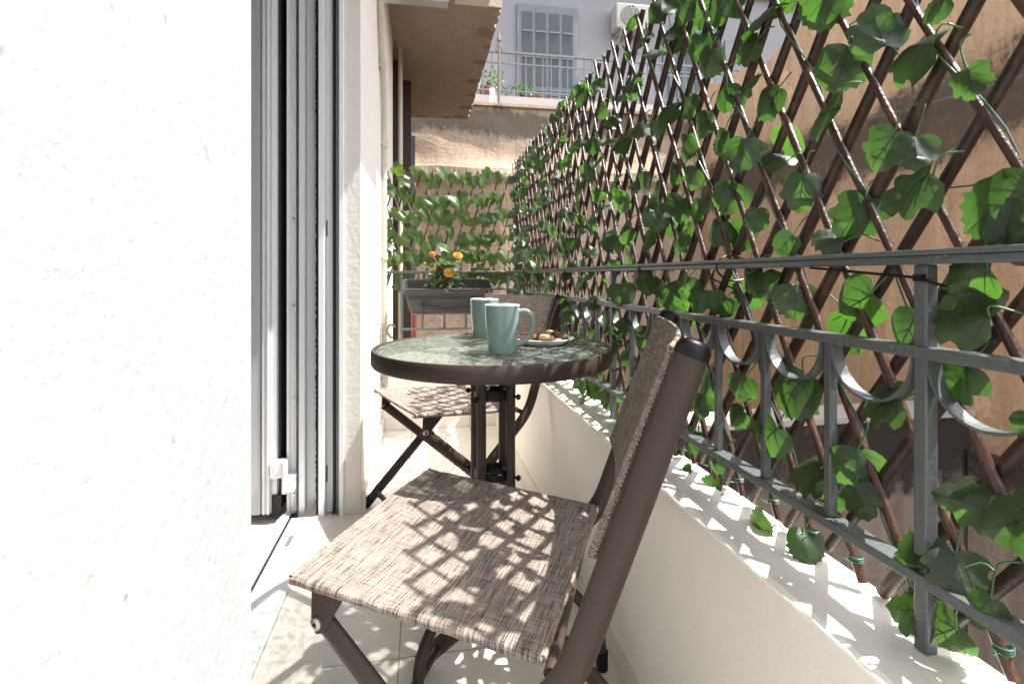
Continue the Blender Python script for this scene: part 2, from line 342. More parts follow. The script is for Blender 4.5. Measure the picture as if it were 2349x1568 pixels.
# ------------------------------------------------------------------ far building
YB = 9.0
bl = thing('neighbour_building', 'pale lilac grey building with louvred balcony doors above the back wall', 'building', (0, 0, 0))
mb = MB(); mb.box(-4, 16, YB, YB + .5, -3, 11); mb.build('wall', M['lilac'], bl)
def shutter_door(u0, u1, vt, vb, parent, fr=True, panes=True):
    a = ony(u0, vt, YB); b = ony(u1, vb, YB)
    x0, x1, z1, z0 = a.x, b.x, a.z, ony(1250, 226, 7.6).z + .02
    f = MB(); f.box(x0 - .06, x1 + .06, YB - .05, YB + .002, z0, z1 + .08); fo = f.build('door_frame', M['shutter'], parent, bevel=.01)
    n = 4; wd = (x1 - x0) / n
    for i in range(n):
        lx0 = x0 + i * wd + .03; lx1 = x0 + (i + 1) * wd - .03
        mz = lerp(z0, z1, .30)
        g = MB(); g.box(lx0, lx1, YB - .06, YB - .049, mz + .06, z1 - .06); g.build('pane', M['darkglass'], fo)
        g = MB()
        kk = 14
        for j in range(kk):
            za = lerp(z0 + .05, mz, j / kk); g.box(lx0, lx1, YB - .085, YB - .052, za, za + (mz - z0 - .05) / kk * .55)
        for q in (.4, .72):
            zz = lerp(mz, z1, q); g.box(lx0, lx1, YB - .075, YB - .061, zz - .015, zz + .015)
        g.build('louvre', M['shutter'], fo)
shutter_door(1192, 1315, 22, 222, bl)
shutter_door(1525, 1605, 70, 232, bl)
zb = ony(1250, 226, 7.6).z
mb = MB(); mb.box(-2.4, 6.2, 7.6, YB - .002, zb - .16, zb); mb.build('balcony_slab', M['coping'], bl)
for (ua, va, ub, vb_) in [(1660, 95, 1700, 235), (1840, -30, 1880, 40)]:
    a = ony(ua, va, YB); b = ony(ub, vb_, YB); mb = MB(); mb.box(a.x, b.x, YB - .04, YB + .002, b.z, a.z); mb.build('window', M['shutter'], bl)
# dark cornice ledges
mb = MB(); mb.box(-4, 16, YB - .12, YB, 6.2, 6.35); mb.build('cornice', M['lilac'], bl)
rl = thing('neighbour_railing', 'thin dark iron railing on the lilac building balcony', 'railing')
YR = 7.7
a = ony(1100, 114, YR); zr = a.z
mb = MB(); mb.box(-2.2, 6.0, YR - .02, YR + .02, zr - .03, zr); mb.box(-2.2, 6.0, YR - .01, YR + .01, zb + .1, zb + .125); mb.box(-2.2, 6.0, YR - .01, YR + .01, zr - .19, zr - .17); mb.build('rail', M['iron'], rl)
nb = 62
mb = MB()
for i in range(nb):
    xx = -2.1 + i * 8.0 / (nb - 1)
    q = MB(); q.box(xx - .008, xx + .008, YR - .008, YR + .008, zb, zr - .03); q.build('baluster', M['iron'], rl)
# finial post
fp = ony(1144, 228, 7.4)
mb = MB(); ztop = ony(1144, 70, 7.4).z
mb.tube([(fp.x, 7.4, zb - .3), (fp.x, 7.4, ztop - .15)], .018, 8); mb.tube([(fp.x, 7.4, ztop - .15), (fp.x, 7.4, ztop)], lambda t: .03 * (1 - t) + .003, 8)
mb.tube([(fp.x + .045 * math.cos(q), 7.4, ztop - .27 + .055 * math.sin(q)) for q in [i * math.pi / 8 for i in range(16)]], .01, 6, closed=True)
tag(mb.build('spear_tipped_post', simple('rusty_iron', (.16, .09, .08), (.1, .06, .05), .7)), 'thin rusty post with spear tip and ring by the slab edge', 'post')
ap = ony(1103, 60, 7.3)
mb = MB(); mb.tube([ony(1094, -60, 7.3), ony(1107, 135, 7.3)], .022, 8); mb.tube([ony(1107, 135, 7.3), ony(1098, 205, 7.3)], .012, 8)
tag(mb.build('white_pole', M['acwhite']), 'slim white leaning pole hanging near the slab edge', 'pole')
mb = MB(); A_ = ony(1118, 118, 7.35)
mb.grid(lambda a, b: Vector((lerp(ony(1123, 60, 7.35).x, ony(1135, 60, 7.35).x, a) + .06 * b * (a - .3), 7.35 + .03 * math.sin(a * 9 + b * 3), lerp(ony(1, 130, 7.35).z, ony(1, 225, 7.35).z, b) + .0)), 8, 8)
tag(mb.build('plastic_sheet', simple('cloudy_plastic_sheet', (.6, .58, .58), None, .4)), 'small cloudy plastic sheet hanging on the neighbour railing', 'sheet')
# air conditioner on building
a = ony(1412, 8, YB - .3); b = ony(1492, 72, YB - .3)
ac = thing('air_conditioner', 'boxy white outdoor air conditioner unit on the lilac building wall', 'air conditioner')
mb = MB(); mb.box(a.x, b.x, YB - .34, YB - .05, b.z, a.z); mb.build('casing', M['acwhite'], ac, bevel=.02)
cx_ = lerp(a.x, b.x, .40); cz_ = (a.z + b.z) / 2; rf = (a.z - b.z) * .42
mb = MB(); mb.tube([(cx_, YB - .343, cz_), (cx_, YB - .35, cz_)], rf, 28); mb.build('fan_opening', simple('fan_shadow_grey', (.12, .11, .10), None, .7), ac)
for k in range(5):
    mb = MB(); rk = rf * (k + 1) / 5.2; mb.tube([(cx_ + rk * math.cos(q), YB - .356, cz_ + rk * math.sin(q)) for q in [i * math.pi / 14 for i in range(28)]], .006, 5, closed=True); mb.build('grille_ring', M['acwhite'], ac)
for xx in (a.x + .1, b.x - .1):
    mb = MB(); mb.box(xx - .015, xx + .015, YB - .36, YB, b.z - .04, b.z - .01); mb.tube([(xx, YB - .34, b.z - .03), (xx, YB - .01, b.z - .3)], .012, 6); mb.build('bracket', M['acwhite'], ac)
# pots on neighbour balcony
def pot(u, wpx, mat, lab, plant=0):
    c = ony(u, 200, 7.95); r = wpx / F * 8 / 2
    p = thing('flower_pot', lab, 'flower pot', (c.x, 7.95, zb)); m_ = MB(); m_.lathe([(0, 0), (r * .75, 0), (r, r * 1.6), (r * 1.08, r * 1.6), (r * 1.08, r * 1.85), (r * .9, r * 1.85), (r * .85, r * 1.5), (0, r * 1.5)], n=20); m_.build('tub', mat, p)
    if plant:
        g = MB(); q = random.Random(int(u))
        for i in range(int(160 * plant)):
            th = q.random() * 6.28; rr_ = r * 2.3 * math.sqrt(q.random()) * plant ** .3; zz = r * 1.5 + q.random() * .32 * plant
            P0 = Vector((rr_ * math.cos(th), rr_ * math.sin(th) * .7, zz)); d = Vector((q.uniform(-1, 1), q.uniform(-1, 1), q.uniform(-.2, 1))).normalized() * .06; s_ = d.cross(Vector((q.random(), q.random(), q.random() + .1))).normalized() * .018
            g.add([P0, P0 + d * .5 + s_, P0 + d, P0 + d * .5 - s_], [(0, 1, 2, 3)])
        g.build('foliage', M['leaf'], p, smooth=False)
pot(1116, 36, M['terracotta'], 'long terracotta pot of bushy green plants beside the slab edge', 1.0)
pot(1172, 26, M['acwhite'], 'small white pot behind the neighbour railing', .35)
pot(1204, 22, simple('black_pot', (.03, .03, .03)), 'small black pot between the white and the red pots', .6)
pot(1232, 24, M['terracotta'], 'small red pot on the neighbour balcony below the louvred door')
# neighbour side at the end of the wall : downpipe, dark shutter, red pipe
mb = MB(); pp_ = [ony(905, 57, 3.95), ony(917, 57, 3.95), ony(919, 62, 3.95), ony(920, 520, 3.95), ony(920, 700, 3.95)]
for q in pp_: q.y = 4.3
P0 = ony(905, 57, 4.32); P1 = ony(918, 57, 4.32); P2 = Vector((P1.x, 4.32, .1))
mb.tube([P0, Vector((P1.x - .03, 4.32, P1.z)), Vector((P1.x, 4.32, P1.z - .03)), P2], .02, 10)
tag(mb.build('drain_pipe', M['conduit']), 'cream vertical drain pipe with elbow in the dark gap under the slab', 'pipe')
sh = thing('wooden_shutter', 'dark brown wooden shutter folded against the wall under the bare slab', 'shutter')
mb = MB(); a = ony(925, 190, 4.9); b = ony(952, 600, 4.9)
mb.box(-.32, -.18, 4.5, 6.1, -.3, 2.72); mb.build('panel', M['woodbrown'], sh)
mb = MB(); mb.box(a.x - .02, b.x - .035, 4.84, 4.9, -.2, a.z); mb.build('panel', M['woodbrown'], sh, bevel=.004)
mb = MB(); mb.box(b.x - .034, b.x + .0, 4.86, 4.885, -.2, a.z - .5); mb.build('hinge_strip', M['iron'], sh)
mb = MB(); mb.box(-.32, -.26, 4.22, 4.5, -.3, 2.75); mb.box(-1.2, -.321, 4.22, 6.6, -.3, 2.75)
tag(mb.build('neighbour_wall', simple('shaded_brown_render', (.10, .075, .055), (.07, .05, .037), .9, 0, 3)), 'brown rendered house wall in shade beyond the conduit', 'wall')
mb = MB(); a = ony(949, 700, 3.5); mb.tube([(a.x, 3.5, -2.9), (a.x, 3.5, .73)], .017, 12); tag(mb.build('red_pipe', M['redpaint']), 'red painted upright pipe behind the planter and end railing', 'pipe')
# corrugated conduit on house wall
mb = MB(); path = []; rad = []
c0 = [(XW + .018, 2.55, 2.72), (XW + .018, 2.62, 2.5), (XW + .018, 2.78, 2.1), (XW + .02, 2.93, 1.85), (XW + .018, 2.99, 1.6), (XW + .018, 3.0, 1.0), (XW + .018, 3.0, .45), (XW + .02, 2.98, .25)]
NN = 420
def cat(P, t):
    k = t * (len(P) - 1); i = min(int(k), len(P) - 2); f = k - i; g = lambda j: Vector(P[max(0, min(len(P) - 1, j))])
    a, b, c, d = g(i - 1), g(i), g(i + 1), g(i + 2)
    return .5 * ((2 * b) + (c - a) * f + (2 * a - 5 * b + 4 * c - d) * f * f + (3 * b - a - 3 * c + d) * f ** 3)
path = [cat(c0, i / NN) for i in range(NN + 1)]
cd = thing('corrugated_conduit', 'cream corrugated conduit running down the house wall near the end trellis', 'conduit')
mb.tube(path, lambda t: .0138 if int(round(t * NN)) % 4 < 2 else .0155, 8, caps=False); mb.build('hose', M['conduit'], cd, smooth=False)
for k in (75, 140, 235, 300, 395):
    mb = MB(); c = path[k]; d = (path[k + 3] - path[k - 3]).normalized(); mb.tube([c - d * .022, c + d * .022], .0195, 14); mb.box(XW, c.x, c.y - .02, c.y + .02, c.z - .008, c.z + .008); mb.build('clip', M['conduit'], cd)
mb = MB(); P = [ony(905, 748, 3.0), ony(893, 745, 2.98), ony(888, 758, 2.95), ony(893, 770, 2.95), ony(900, 775, 2.95)]
mb.tube([cat(P, i / 16) for i in range(17)], .007, 8); tag(mb.build('loose_cable', M['acwhite']), 'loop of thick white cable poking out low beside the conduit', 'cable')
# bulkhead lamp and metal bracket under the slab
a = onz(925, 0, ZS)
lp = thing('ceiling_lamp', 'oval cream bulkhead lamp housing fixed under the slab', 'lamp')
cx0 = onz(985, 10, ZS - .09)
mb = MB()
def ov(z, rx, ry): return [(cx0.x + rx * (abs(math.cos(q)) ** .6) * (1 if math.cos(q) > 0 else -1), cx0.y + .0 + ry * (abs(math.sin(q)) ** .6) * (1 if math.sin(q) > 0 else -1), z) for q in [i * 2 * math.pi / 32 for i in range(32)]]
def loft(mb, rings):
    n = len(rings[0]); vs = [p for r_ in rings for p in r_]
    mb.add(vs, [(i * n + j, i * n + (j + 1) % n, (i + 1) * n + (j + 1) % n, (i + 1) * n + j) for i in range(len(rings) - 1) for j in range(n)] + [tuple(range(n)), tuple(range((len(rings) - 1) * n, len(rings) * n))[::-1]])
loft(mb, [ov(ZS - .001, .165, .07), ov(ZS - .075, .165, .07), ov(ZS - .085, .155, .06)]); mb.build('housing', M['acwhite'], lp)
mb = MB(); loft(mb, [ov(ZS - .086, .13, .045), ov(ZS - .10, .12, .04), ov(ZS - .105, .09, .03)]); mb.build('cover', M['acwhite'], lp)
for dx in (-.05, .05):
    mb = MB(); mb.box(cx0.x + dx - .012, cx0.x + dx + .012, cx0.y - .075, cx0.y - .068, ZS - .06, ZS - .04); mb.build('clip', M['iron'], lp)
br_ = thing('awning_bracket', 'grey metal awning rail fixed across the wall top near the slab', 'bracket')
q0 = ony(873, 5, 2.85); q1 = ony(1000, 5, 2.85)
mb = MB(); mb.box(-.22, q0.x + .36, 2.82, 2.90, q0.z + .02, q0.z + .065); mb.build('rail', M['steel'], br_, bevel=.003)
mb = MB(); mb.box(-.22, q0.x + .36, 2.80, 2.82, q0.z + .008, q0.z + .08); mb.build('front_lip', M['alu_grey'], br_, bevel=.002)
# ------------------------------------------------------------------ balcony door
bd = thing('balcony_door', 'white aluminium folding balcony door with black gaskets beside the white stucco wall', 'door')
def tx(u, Y): return ony(u, 700, Y).x
# opening side profiles:  (u0,u1,y face,mat,part)
strips = [(657, 663, 2.035, 'alu', 'frame_rib'), (663, 669, 2.045, 'alu', 'frame_stile'), (669, 673, 2.038, 'alu', 'frame_rib'), (673, 678, 2.048, 'alu', 'frame_stile'), (678, 685, 2.10, 'rubber', 'gasket'),
          (685, 698, 2.02, 'alu', 'frame_stile'), (698, 703, 2.055, 'alu_grey', 'frame_stile'), (703, 724, 2.06, 'alu', 'fixed_panel'), (724, 730, 2.015, 'rubber', 'brush_seal'), (730, 743, 1.985, 'alu', 'frame_stile'),
          (743, 746, 2.02, 'rubber', 'gasket'), (746, 763, 2.03, 'alu', 'frame_stile'), (763, 767, 2.01, 'rubber', 'gasket'), (767, 777, 2.04, 'alu_grey', 'shutter_guide'), (777, 787, 1.985, 'alu', 'frame_stile')]
for (u0, u1, y, m_, nm) in strips:
    mb = MB(); xa = tx(u0, y); xb = tx(u1 + .6, y)
    if nm == 'brush_seal':
        rq = random.Random(5)
        vs = []; n_ = 300
        for i in range(n_ + 1):
            z = .005 + 2.28 * i / n_; j = rq.uniform(-.0025, .0025)
            vs += [(xa + j, y, z), (xb + j * .3, y, z), (xb, y + .08, z), (xa, y + .08, z)]
        mb.add(vs, [(i * 4 + k, i * 4 + (k + 1) % 4, i * 4 + 4 + (k + 1) % 4, i * 4 + 4 + k) for i in range(n_) for k in range(4)]); mb.build(nm, M[m_], bd, smooth=False)
    else:
        mb.box(xa, xb, y, 2.16, .004, 2.29); mb.build(nm, M[m_], bd, bevel=.0012 if m_ != 'rubber' else 0)
# slots on frame
for v in (523, 1085):
    q = ony(749, v, 2.028); mb = MB(); mb.box(q.x - .002, q.x + .003, 2.026, 2.032, q.z - .03, q.z + .03); mb.build('slot', M['rubber'], bd)
# folded leaf standing beyond, slightly in the room
lf = [(540, 596, 1.995, 'alu_grey'), (596, 601, 2.005, 'alu_grey'), (601, 606, 1.992, 'alu'), (606, 611, 2.0, 'alu'), (611, 616, 1.99, 'alu'), (616, 621, 2.002, 'alu_grey'), (621, 634, 2.015, 'alu'), (634, 639, 2.03, 'alu_grey'), (639, 643, 2.025, 'rubber')]
for (u0, u1, y, m_) in lf:
    mb = MB(); mb.box(tx(u0, y), tx(u1 + .5, y), y, 2.07, .028, 2.25); mb.build('leaf_stile' if m_ != 'rubber' else 'gasket', M[m_], bd, bevel=.001)
mb = MB(); mb.box(-.95, tx(540, 2.0), 2.01, 2.07, .028, 2.25); mb.build('leaf_panel', M['alu'], bd)
mb = MB(); mb.box(-.70, tx(657, 2.16) + .0, 2.162, 2.2, -.1, 2.6); mb.build('dark_gap_backing', M['woodbrown'], bd)  # dark backing added in the gap, its colour standing in for the dim interior
mb = MB(); q = ony(636, 1165, 2.01); mb.box(q.x - .03, q.x + .012, 2.012, 2.02, .012, .09); mb.build('corner_plug', M['rubber'], bd)
hg = None
for (u0, u1, v0, v1) in [(619, 656, 1060, 1094), (648, 675, 1094, 1126)]:
    a = ony(u0, v0, 1.985); b = ony(u1, v1, 1.985)
    mb = MB(); mb.box(a.x, b.x, 1.978, 2.03, b.z, a.z); h = mb.build('hinge', M['alu'], bd, bevel=.003)
    for zz in (.25, .75):
        c = Vector((lerp(a.x, b.x, .35 if u0 < 640 else .7), 1.976, lerp(b.z, a.z, zz))); s_ = MB(); s_.tube([c, c + Vector((0, .003, 0))], .0045, 12); s_.build('screw', M['steel'], h)
    s_ = MB(); cx1 = b.x - .006 if u0 < 640 else a.x + .006; s_.tube([(cx1, 1.978, b.z - .002), (cx1, 1.978, a.z + .002)], .008, 12); s_.build('pin', M['alu'], h)
for v in (500, 700, 912, 1135):
    q = ony(673, v, 2.03); mb = MB(); mb.tube([(q.x, 2.032, q.z), (q.x, 2.04, q.z)], .004, 10); mb.build('screw', M['steel'], bd)
# sill
mb = MB(); mb.box(-.462, -.367, .3, 1.985, -.05, .012); mb.build('sill', M['alu'], bd, bevel=.002)
mb = MB(); mb.box(-.474, -.4625, .3, 2.09, -.05, .006); mb.build('sill_gasket', M['rubber'], bd)
mb = MB(); mb.box(-.510, -.4745, .3, 2.03, -.05, .010); mb.box(-.498, -.487, .3, 2.03, .0105, .016); mb.build('sill_track', M['alu'], bd, bevel=.001)
q = onz(663, 1243, .012); mb = MB(); mb.box(-.008, .008, -.035, .035, 0, .006, M=Matrix.Translation(q)); mb.box(-.004, .004, -.03, .0, .006, .008, M=Matrix.Translation(q)); mb.build('strike_plate', M['steel'], bd, bevel=.0008)
mb = MB(); mb.box(-.3655, XW - .001, .735, JY - .007, .0005, .006); tag(mb.build('marble_threshold', M['marble'], bevel=.0015), 'veined beige marble threshold slab between the tiles and the door sill', 'threshold')
# ------------------------------------------------------------------ railing
XR = .525
rg = thing('iron_railing', 'grey painted iron railing with hanging half rings, on the cream parapet', 'railing', (XR, 1.3, ZP))
def L(o): o.matrix_parent_inverse = Matrix.Translation((-XR, -1.3, -ZP)); return o
YRr = YE + .065
mb = MB(); mb.box(XR - .022, XR + .022, -1.3, YRr + .022, .911, .917); mb.box(XR - .014, XR + .014, -1.3, YRr, .902, .9105)
mb.box(-.2, XR - .0221, YRr - .018, YRr + .022, .911, .917); mb.box(-.2, XR - .0141, YRr - .012, YRr + .014, .902, .9105); L(mb.build('top_rail', M['paint'], rg, bevel=.002))
mb = MB(); mb.box(XR - .011, XR + .011, -1.3, YRr + .011, .803, .8155); mb.box(-.12, XR - .0111, YRr - .009, YRr + .009, .803, .8155); L(mb.build('middle_rail', M['paint'], rg, bevel=.0015))
mb = MB(); mb.box(XR - .013, XR + .013, -1.3, YRr + .013, .566, .578); mb.box(-.12, XR - .0131, YRr - .011, YRr + .011, .566, .578); L(mb.build('bottom_rail', M['paint'], rg, bevel=.0015))
SP = .1286
post_y = [.462 + k * SP * 7 for k in range(-1, 3)]
for y in post_y:
    mb = MB(); mb.box(XR - .0075, XR + .0075, y - .0075, y + .0075, ZP, .9015); L(mb.build('post', M['paint'], rg, bevel=.002))
for (px_, py_) in ((XR, YRr), (-.111, YRr)):
    mb = MB(); mb.box(px_ - .008, px_ + .008, py_ - .008, py_ + .008, ZP, .9015); L(mb.build('post', M['paint'], rg, bevel=.002))
k = -6
for k in range(-8, 21):
    y = .462 + k * SP
    if k % 7 != 0 and y < YRr - .03:
        mb = MB(); mb.box(XR - .0058, XR + .0058, y - .0055, y + .0055, .5785, .8025); L(mb.build('baluster', M['paint'], rg, bevel=.0015))
    if y + SP > YRr: continue
    # half ring
    mb = MB(); yc = y + SP / 2; rx = SP / 2 - .0072; n = 22
    vs = []
    for i in range(n + 1):
        q = math.pi * i / n
        for (rr_, xx) in ((1, -.0085), (1, .0085), (.95, .0085), (.95, -.0085)):
            vs.append((XR + xx, yc - rx * rr_ * math.cos(q), .8025 - rx * 1.05 * rr_ * math.sin(q)))
    mb.add(vs, [(i * 4 + a, i * 4 + (a + 1) % 4, i * 4 + 4 + (a + 1) % 4, i * 4 + 4 + a) for i in range(n) for a in range(4)] + [(0, 1, 2, 3), tuple(4 * n + a for a in (3, 2, 1, 0))]); L(mb.build('half_ring', M['paint'], rg))
for k in range(1, 5):
    xx = XR - .0 - k * SP
    if xx > -.1:
        mb = MB(); mb.box(xx - .007, xx + .007, YRr - .007, YRr + .007, .5785, .8025); L(mb.build('baluster', M['paint'], rg, bevel=.0015))
# ------------------------------------------------------------------ trellises
HALF_ROUND = [(0, 0), (.12, -.05), (.26, -.06), (.40, .0), (.49, .12), (.53, .28), (.52, .42), (.56, .50), (.47, .57), (.50, .67), (.40, .71), (.38, .82), (.26, .82), (.20, .92), (.09, .91), (0, 1.0)]
HALF_LOBE = [(0, .02), (.10, -.05), (.24, -.08), (.36, -.03), (.50, .06), (.57, .22), (.46, .31), (.44, .40), (.55, .52), (.50, .63), (.40, .66), (.31, .66), (.29, .80), (.20, .90), (.10, .92), (0, 1.0)]
HALF_IVY = [(0, 0), (.08, -.10), (.20, -.16), (.34, -.13), (.46, -.05), (.56, .10), (.44, .20), (.38, .30), (.45, .40), (.50, .54), (.38, .56), (.27, .60), (.20, .72), (.10, .86), (0, 1.0)]
def leaf(mb, base, tip, nrm, size, half, fold=.15, bend=.15, wav=.04, rq=random, asp=1.0, veins=True):
    t = Vector(tip).normalized(); n = Vector(nrm); n = (n - t * n.dot(t))
    if n.length < 1e-4: n = t.orthogonal()
    n.normalize(); s = t.cross(n); ph = rq.random() * 6.28; mb.cr = rq.uniform(.02, 1)
    jit = [rq.uniform(.94, 1.06) for _ in half]
    def S(x_, y_):
        z = -abs(x_) * fold - bend * (y_ - .35) ** 2 + wav * math.sin(7 * x_ + 5 * y_ + ph) - .25 * x_ * x_
        return Vector(base) + (s * x_ * asp + t * y_ + n * z) * size
    k = len(half)
    for sg in (1, -1):
        vs = []; fs = []
        for i, (hx, hy) in enumerate(half):
            sy = max(0, min(1, hy * .9 + .02)) if 0 < i < k - 1 else hy
            hx_ = hx * jit[i]
            for q in (0, .34, .68, 1): vs.append(S(sg * hx_ * q, lerp(sy, hy, q)))
        for i in range(k - 1):
            for q in range(3):
                f = (i * 4 + q, i * 4 + q + 1, i * 4 + 5 + q, i * 4 + 4 + q); fs.append(f if sg > 0 else f[::-1])
        mb.add(vs, fs, 0)
    if veins:
        L_ = [((0, 0), (0, .9), .013)]
        for sg in (1, -1): L_ += [((0, .04), (sg * .38, .10), .008), ((0, .10), (sg * .38, .42), .011), ((0, .38), (sg * .26, .68), .008)]
        for (p0, p1, w_) in L_:
            dx, dy = p1[0] - p0[0], p1[1] - p0[1]; l_ = math.hypot(dx, dy); px, py = -dy / l_ * w_, dx / l_ * w_
            for off in (.012, -.012):
                vs = []
                for j in range(5):
                    f = j / 4; q = 1 - .75 * f
                    for sg in (1, -1):
                        vs.append(S(p0[0] + dx * f + sg * px * q, p0[1] + dy * f + sg * py * q) + n * size * off)
                mb.add(vs, [(2 * j, 2 * j + 1, 2 * j + 3, 2 * j + 2) for j in range(4)], 1)
def petiole(mb, a, b, rq, r=.0011, m=2, sag=.01):
    a = Vector(a); b = Vector(b); mid = (a + b) / 2 + Vector((rq.uniform(-.01, .01), rq.uniform(-.01, .01), sag))
    mb.tube([cat([a, mid, b], i / 6) for i in range(7)], r, 5, m)
def stick(name, a, b, r, mat, parent, rq, kn=.18):
    a = Vector(a); b = Vector(b); n = 14; L_ = (b - a).length; P = []
    w1, w2 = rq.uniform(-1, 1) * .0035, rq.uniform(-1, 1) * .003; ph = rq.random() * 6
    for i in range(n + 1):
        t = i / n; p = a.lerp(b, t); p.y += w1 * math.sin(t * 5 + ph) + rq.gauss(0, .0006); p.x += w2 * math.sin(t * 4 + ph) * .5; P.append(p)
    kr = [1 + rq.gauss(0, .04) + (kn if rq.random() < .12 else 0) for _ in range(n + 1)]
    mb = MB(); mb.tube(P, lambda t: r * kr[int(round(t * n))] * (1.08 - .16 * t), 8); return mb.build(name, mat, parent, ang=60)
rq = random.Random(21)
TZ0, TZ1 = .505, 1.56
tr = thing('long_trellis', 'long willow lattice trellis woven with dark silk ivy, behind the grey railing', 'trellis', (.55, 1.3, ZP))
def T(o): o.matrix_parent_inverse = Matrix.Translation((-.55, -1.3, -ZP)); return o
S_ = .082
def yref(k): return -.40 + k * S_
KN = 46
thin = []
Z_T = TZ1 - .02
for k in range(KN):
    y = yref(k)
    ya = y + .5 * (TZ0 - Z_T); jt = rq.uniform(-.006, .006)
    a = Vector((.546, ya + jt, TZ0 + rq.uniform(-.006, .01))); b = Vector((.544, y + .5 * .02 + jt, TZ1 + rq.uniform(-.01, .012)))
    if a.y < 3.03 + 0 and b.y < 3.12: T(stick('thin_stick', a, b, .0047 * rq.uniform(.9, 1.12), M['stick'], tr, rq)); thin.append((a, b))
for k in range(KN + 8):
    y = yref(k) - 0.0
    ya = y + .68 * (Z_T - TZ0) ; jt = rq.uniform(-.006, .006)
    # thick sticks lean the other way: top nearer, foot farther
    z0, z1 = TZ0 + rq.uniform(-.004, .012), TZ1 + rq.uniform(-.01, .012)
    if ya > 3.10:
        # cut at the corner
        z0 = Z_T - (3.10 - y) / .68; ya = 3.10
        if z0 > 1.45: continue
    if y > 3.05: continue
    T(stick('thick_stick', (.5575, ya + jt, z0), (.5575, y + jt, z1), .0072 * rq.uniform(.9, 1.1), M['stick2'], tr, rq))
# green wire spiralling along some sticks
mb = MB()
for i, (a, b) in enumerate(thin):
    if i % 2 and i < 34:
        P = [a.lerp(b, t / 36) + Vector((-.007 * math.cos(t * .9 + i), .007 * math.sin(t * .9 + i), 0)) for t in range(37)]; mb.tube(P, .0011, 5)
    for t in (.02,):
        c = a.lerp(b, t)
        for q in range(3): mb.tube([c + Vector((.0075 * math.cos(s_), .0075 * math.sin(s_), .0025 * q + .0003 * s_)) for s_ in [j * math.pi / 5 for j in range(11)]], .0009, 4)
        mb.tube([c + Vector((-.008, 0, 0)), c + Vector((-.025, rq.uniform(-.012, .012), rq.uniform(0, .015)))], .0009, 4)
T(mb.build('tie_wire', M['wire'], tr))
# garlands (rows)
rows = [.535 + .118 * i for i in range(9)]
LM = [M['leaf'], M['vein'], M['stem']]
gar = [MB() for _ in rows]
for i, z in enumerate(rows):
    P = []
    y = -.5
    while y < 3.08: P.append(Vector((.541 + rq.uniform(-.006, .006), y, z + .012 * math.sin(y * 9 + i) + rq.uniform(-.006, .006)))); y += .05
near = [(1710,118,72,200),(1748,42,118,185),(1890,8,120,250),(1930,155,112,255),(2015,62,112,100),(2085,115,130,170),(2225,190,88,285),(1715,196,84,20),(1762,238,84,230),(1885,268,100,200),
 (1622,145,70,240),(1600,110,60,250),(1662,225,66,260),(1612,288,66,250),(1575,245,60,250),(1572,342,70,260),(1650,328,64,240),(1702,355,80,260),(1780,360,78,150),(1837,442,92,260),(2025,345,104,235),(2100,350,90,280),
 (2082,440,135,210),(1955,500,112,240),(1900,545,84,160),(2290,480,165,215),(2310,540,130,200),(1672,455,78,250),(1735,505,60,260),(1640,535,66,255),(1555,560,60,250),(1560,482,60,270),(1600,480,55,270),(2215,640,118,200),(2205,718,140,170),
 (2080,760,104,250),(1962,695,112,210),(1825,692,86,270),(1745,655,78,280),(1715,640,60,260),(2195,870,118,230),(2022,925,112,200),(1818,905,120,250),(1760,1005,90,230),(1842,1075,104,200),(1965,1085,120,265),(1975,1150,80,300),
 (2112,1296,135,190),(2205,1325,116,290),(2318,1195,150,220),(2160,1450,110,225),(2075,1395,104,200),(1620,1130,80,185),(1740,1210,90,190),(1850,1250,80,300),(2205,1150,120,180),(1700,890,66,250),(1618,885,62,240),(1590,1015,60,250),(2345,965,60,150),
 (1690,960,60,230),(1605,930,60,270),(1655,700,60,230),(1605,690,60,260),(1570,655,55,240),(1560,1090,60,200),(1800,560,60,230),(1590,410,56,250),(1540,400,56,250),(1650,20,80,250),(1560,30,60,240),(2140,20,70,200),(1900,1140,70,220),(2250,1400,90,250),(1640,1060,55,230)]
ncount = 0
for (u, v, spx, ang) in near:
    X = .535 - rq.uniform(0, .02); c = onx(u, v, X)
    dep = c.y * math.cos(YAW) + c.x * math.sin(YAW); size = spx / F * dep * .97
    a = R(ang)
    tp = Vector((rq.uniform(-.3, .1), -math.cos(a), math.sin(a))).normalized()
    base = c - tp * size * .45
    nr = Vector((-1, rq.uniform(-.9, .1), rq.uniform(-.2, .7)))
    i = min(range(9), key=lambda j: abs(rows[j] - c.z))
    if rq.random() < .2: nr = Vector((-.5, -.8, .8))
    leaf(gar[i], base, tp, nr, size, HALF_ROUND if rq.random() < .6 else HALF_LOBE, fold=rq.uniform(-.1, .4), bend=rq.uniform(-.1, .5), wav=.07, rq=rq, asp=rq.uniform(.9, 1.1))
    petiole(gar[i], base, base - tp * rq.uniform(.015, .035) + Vector((.012, 0, .01)), rq)
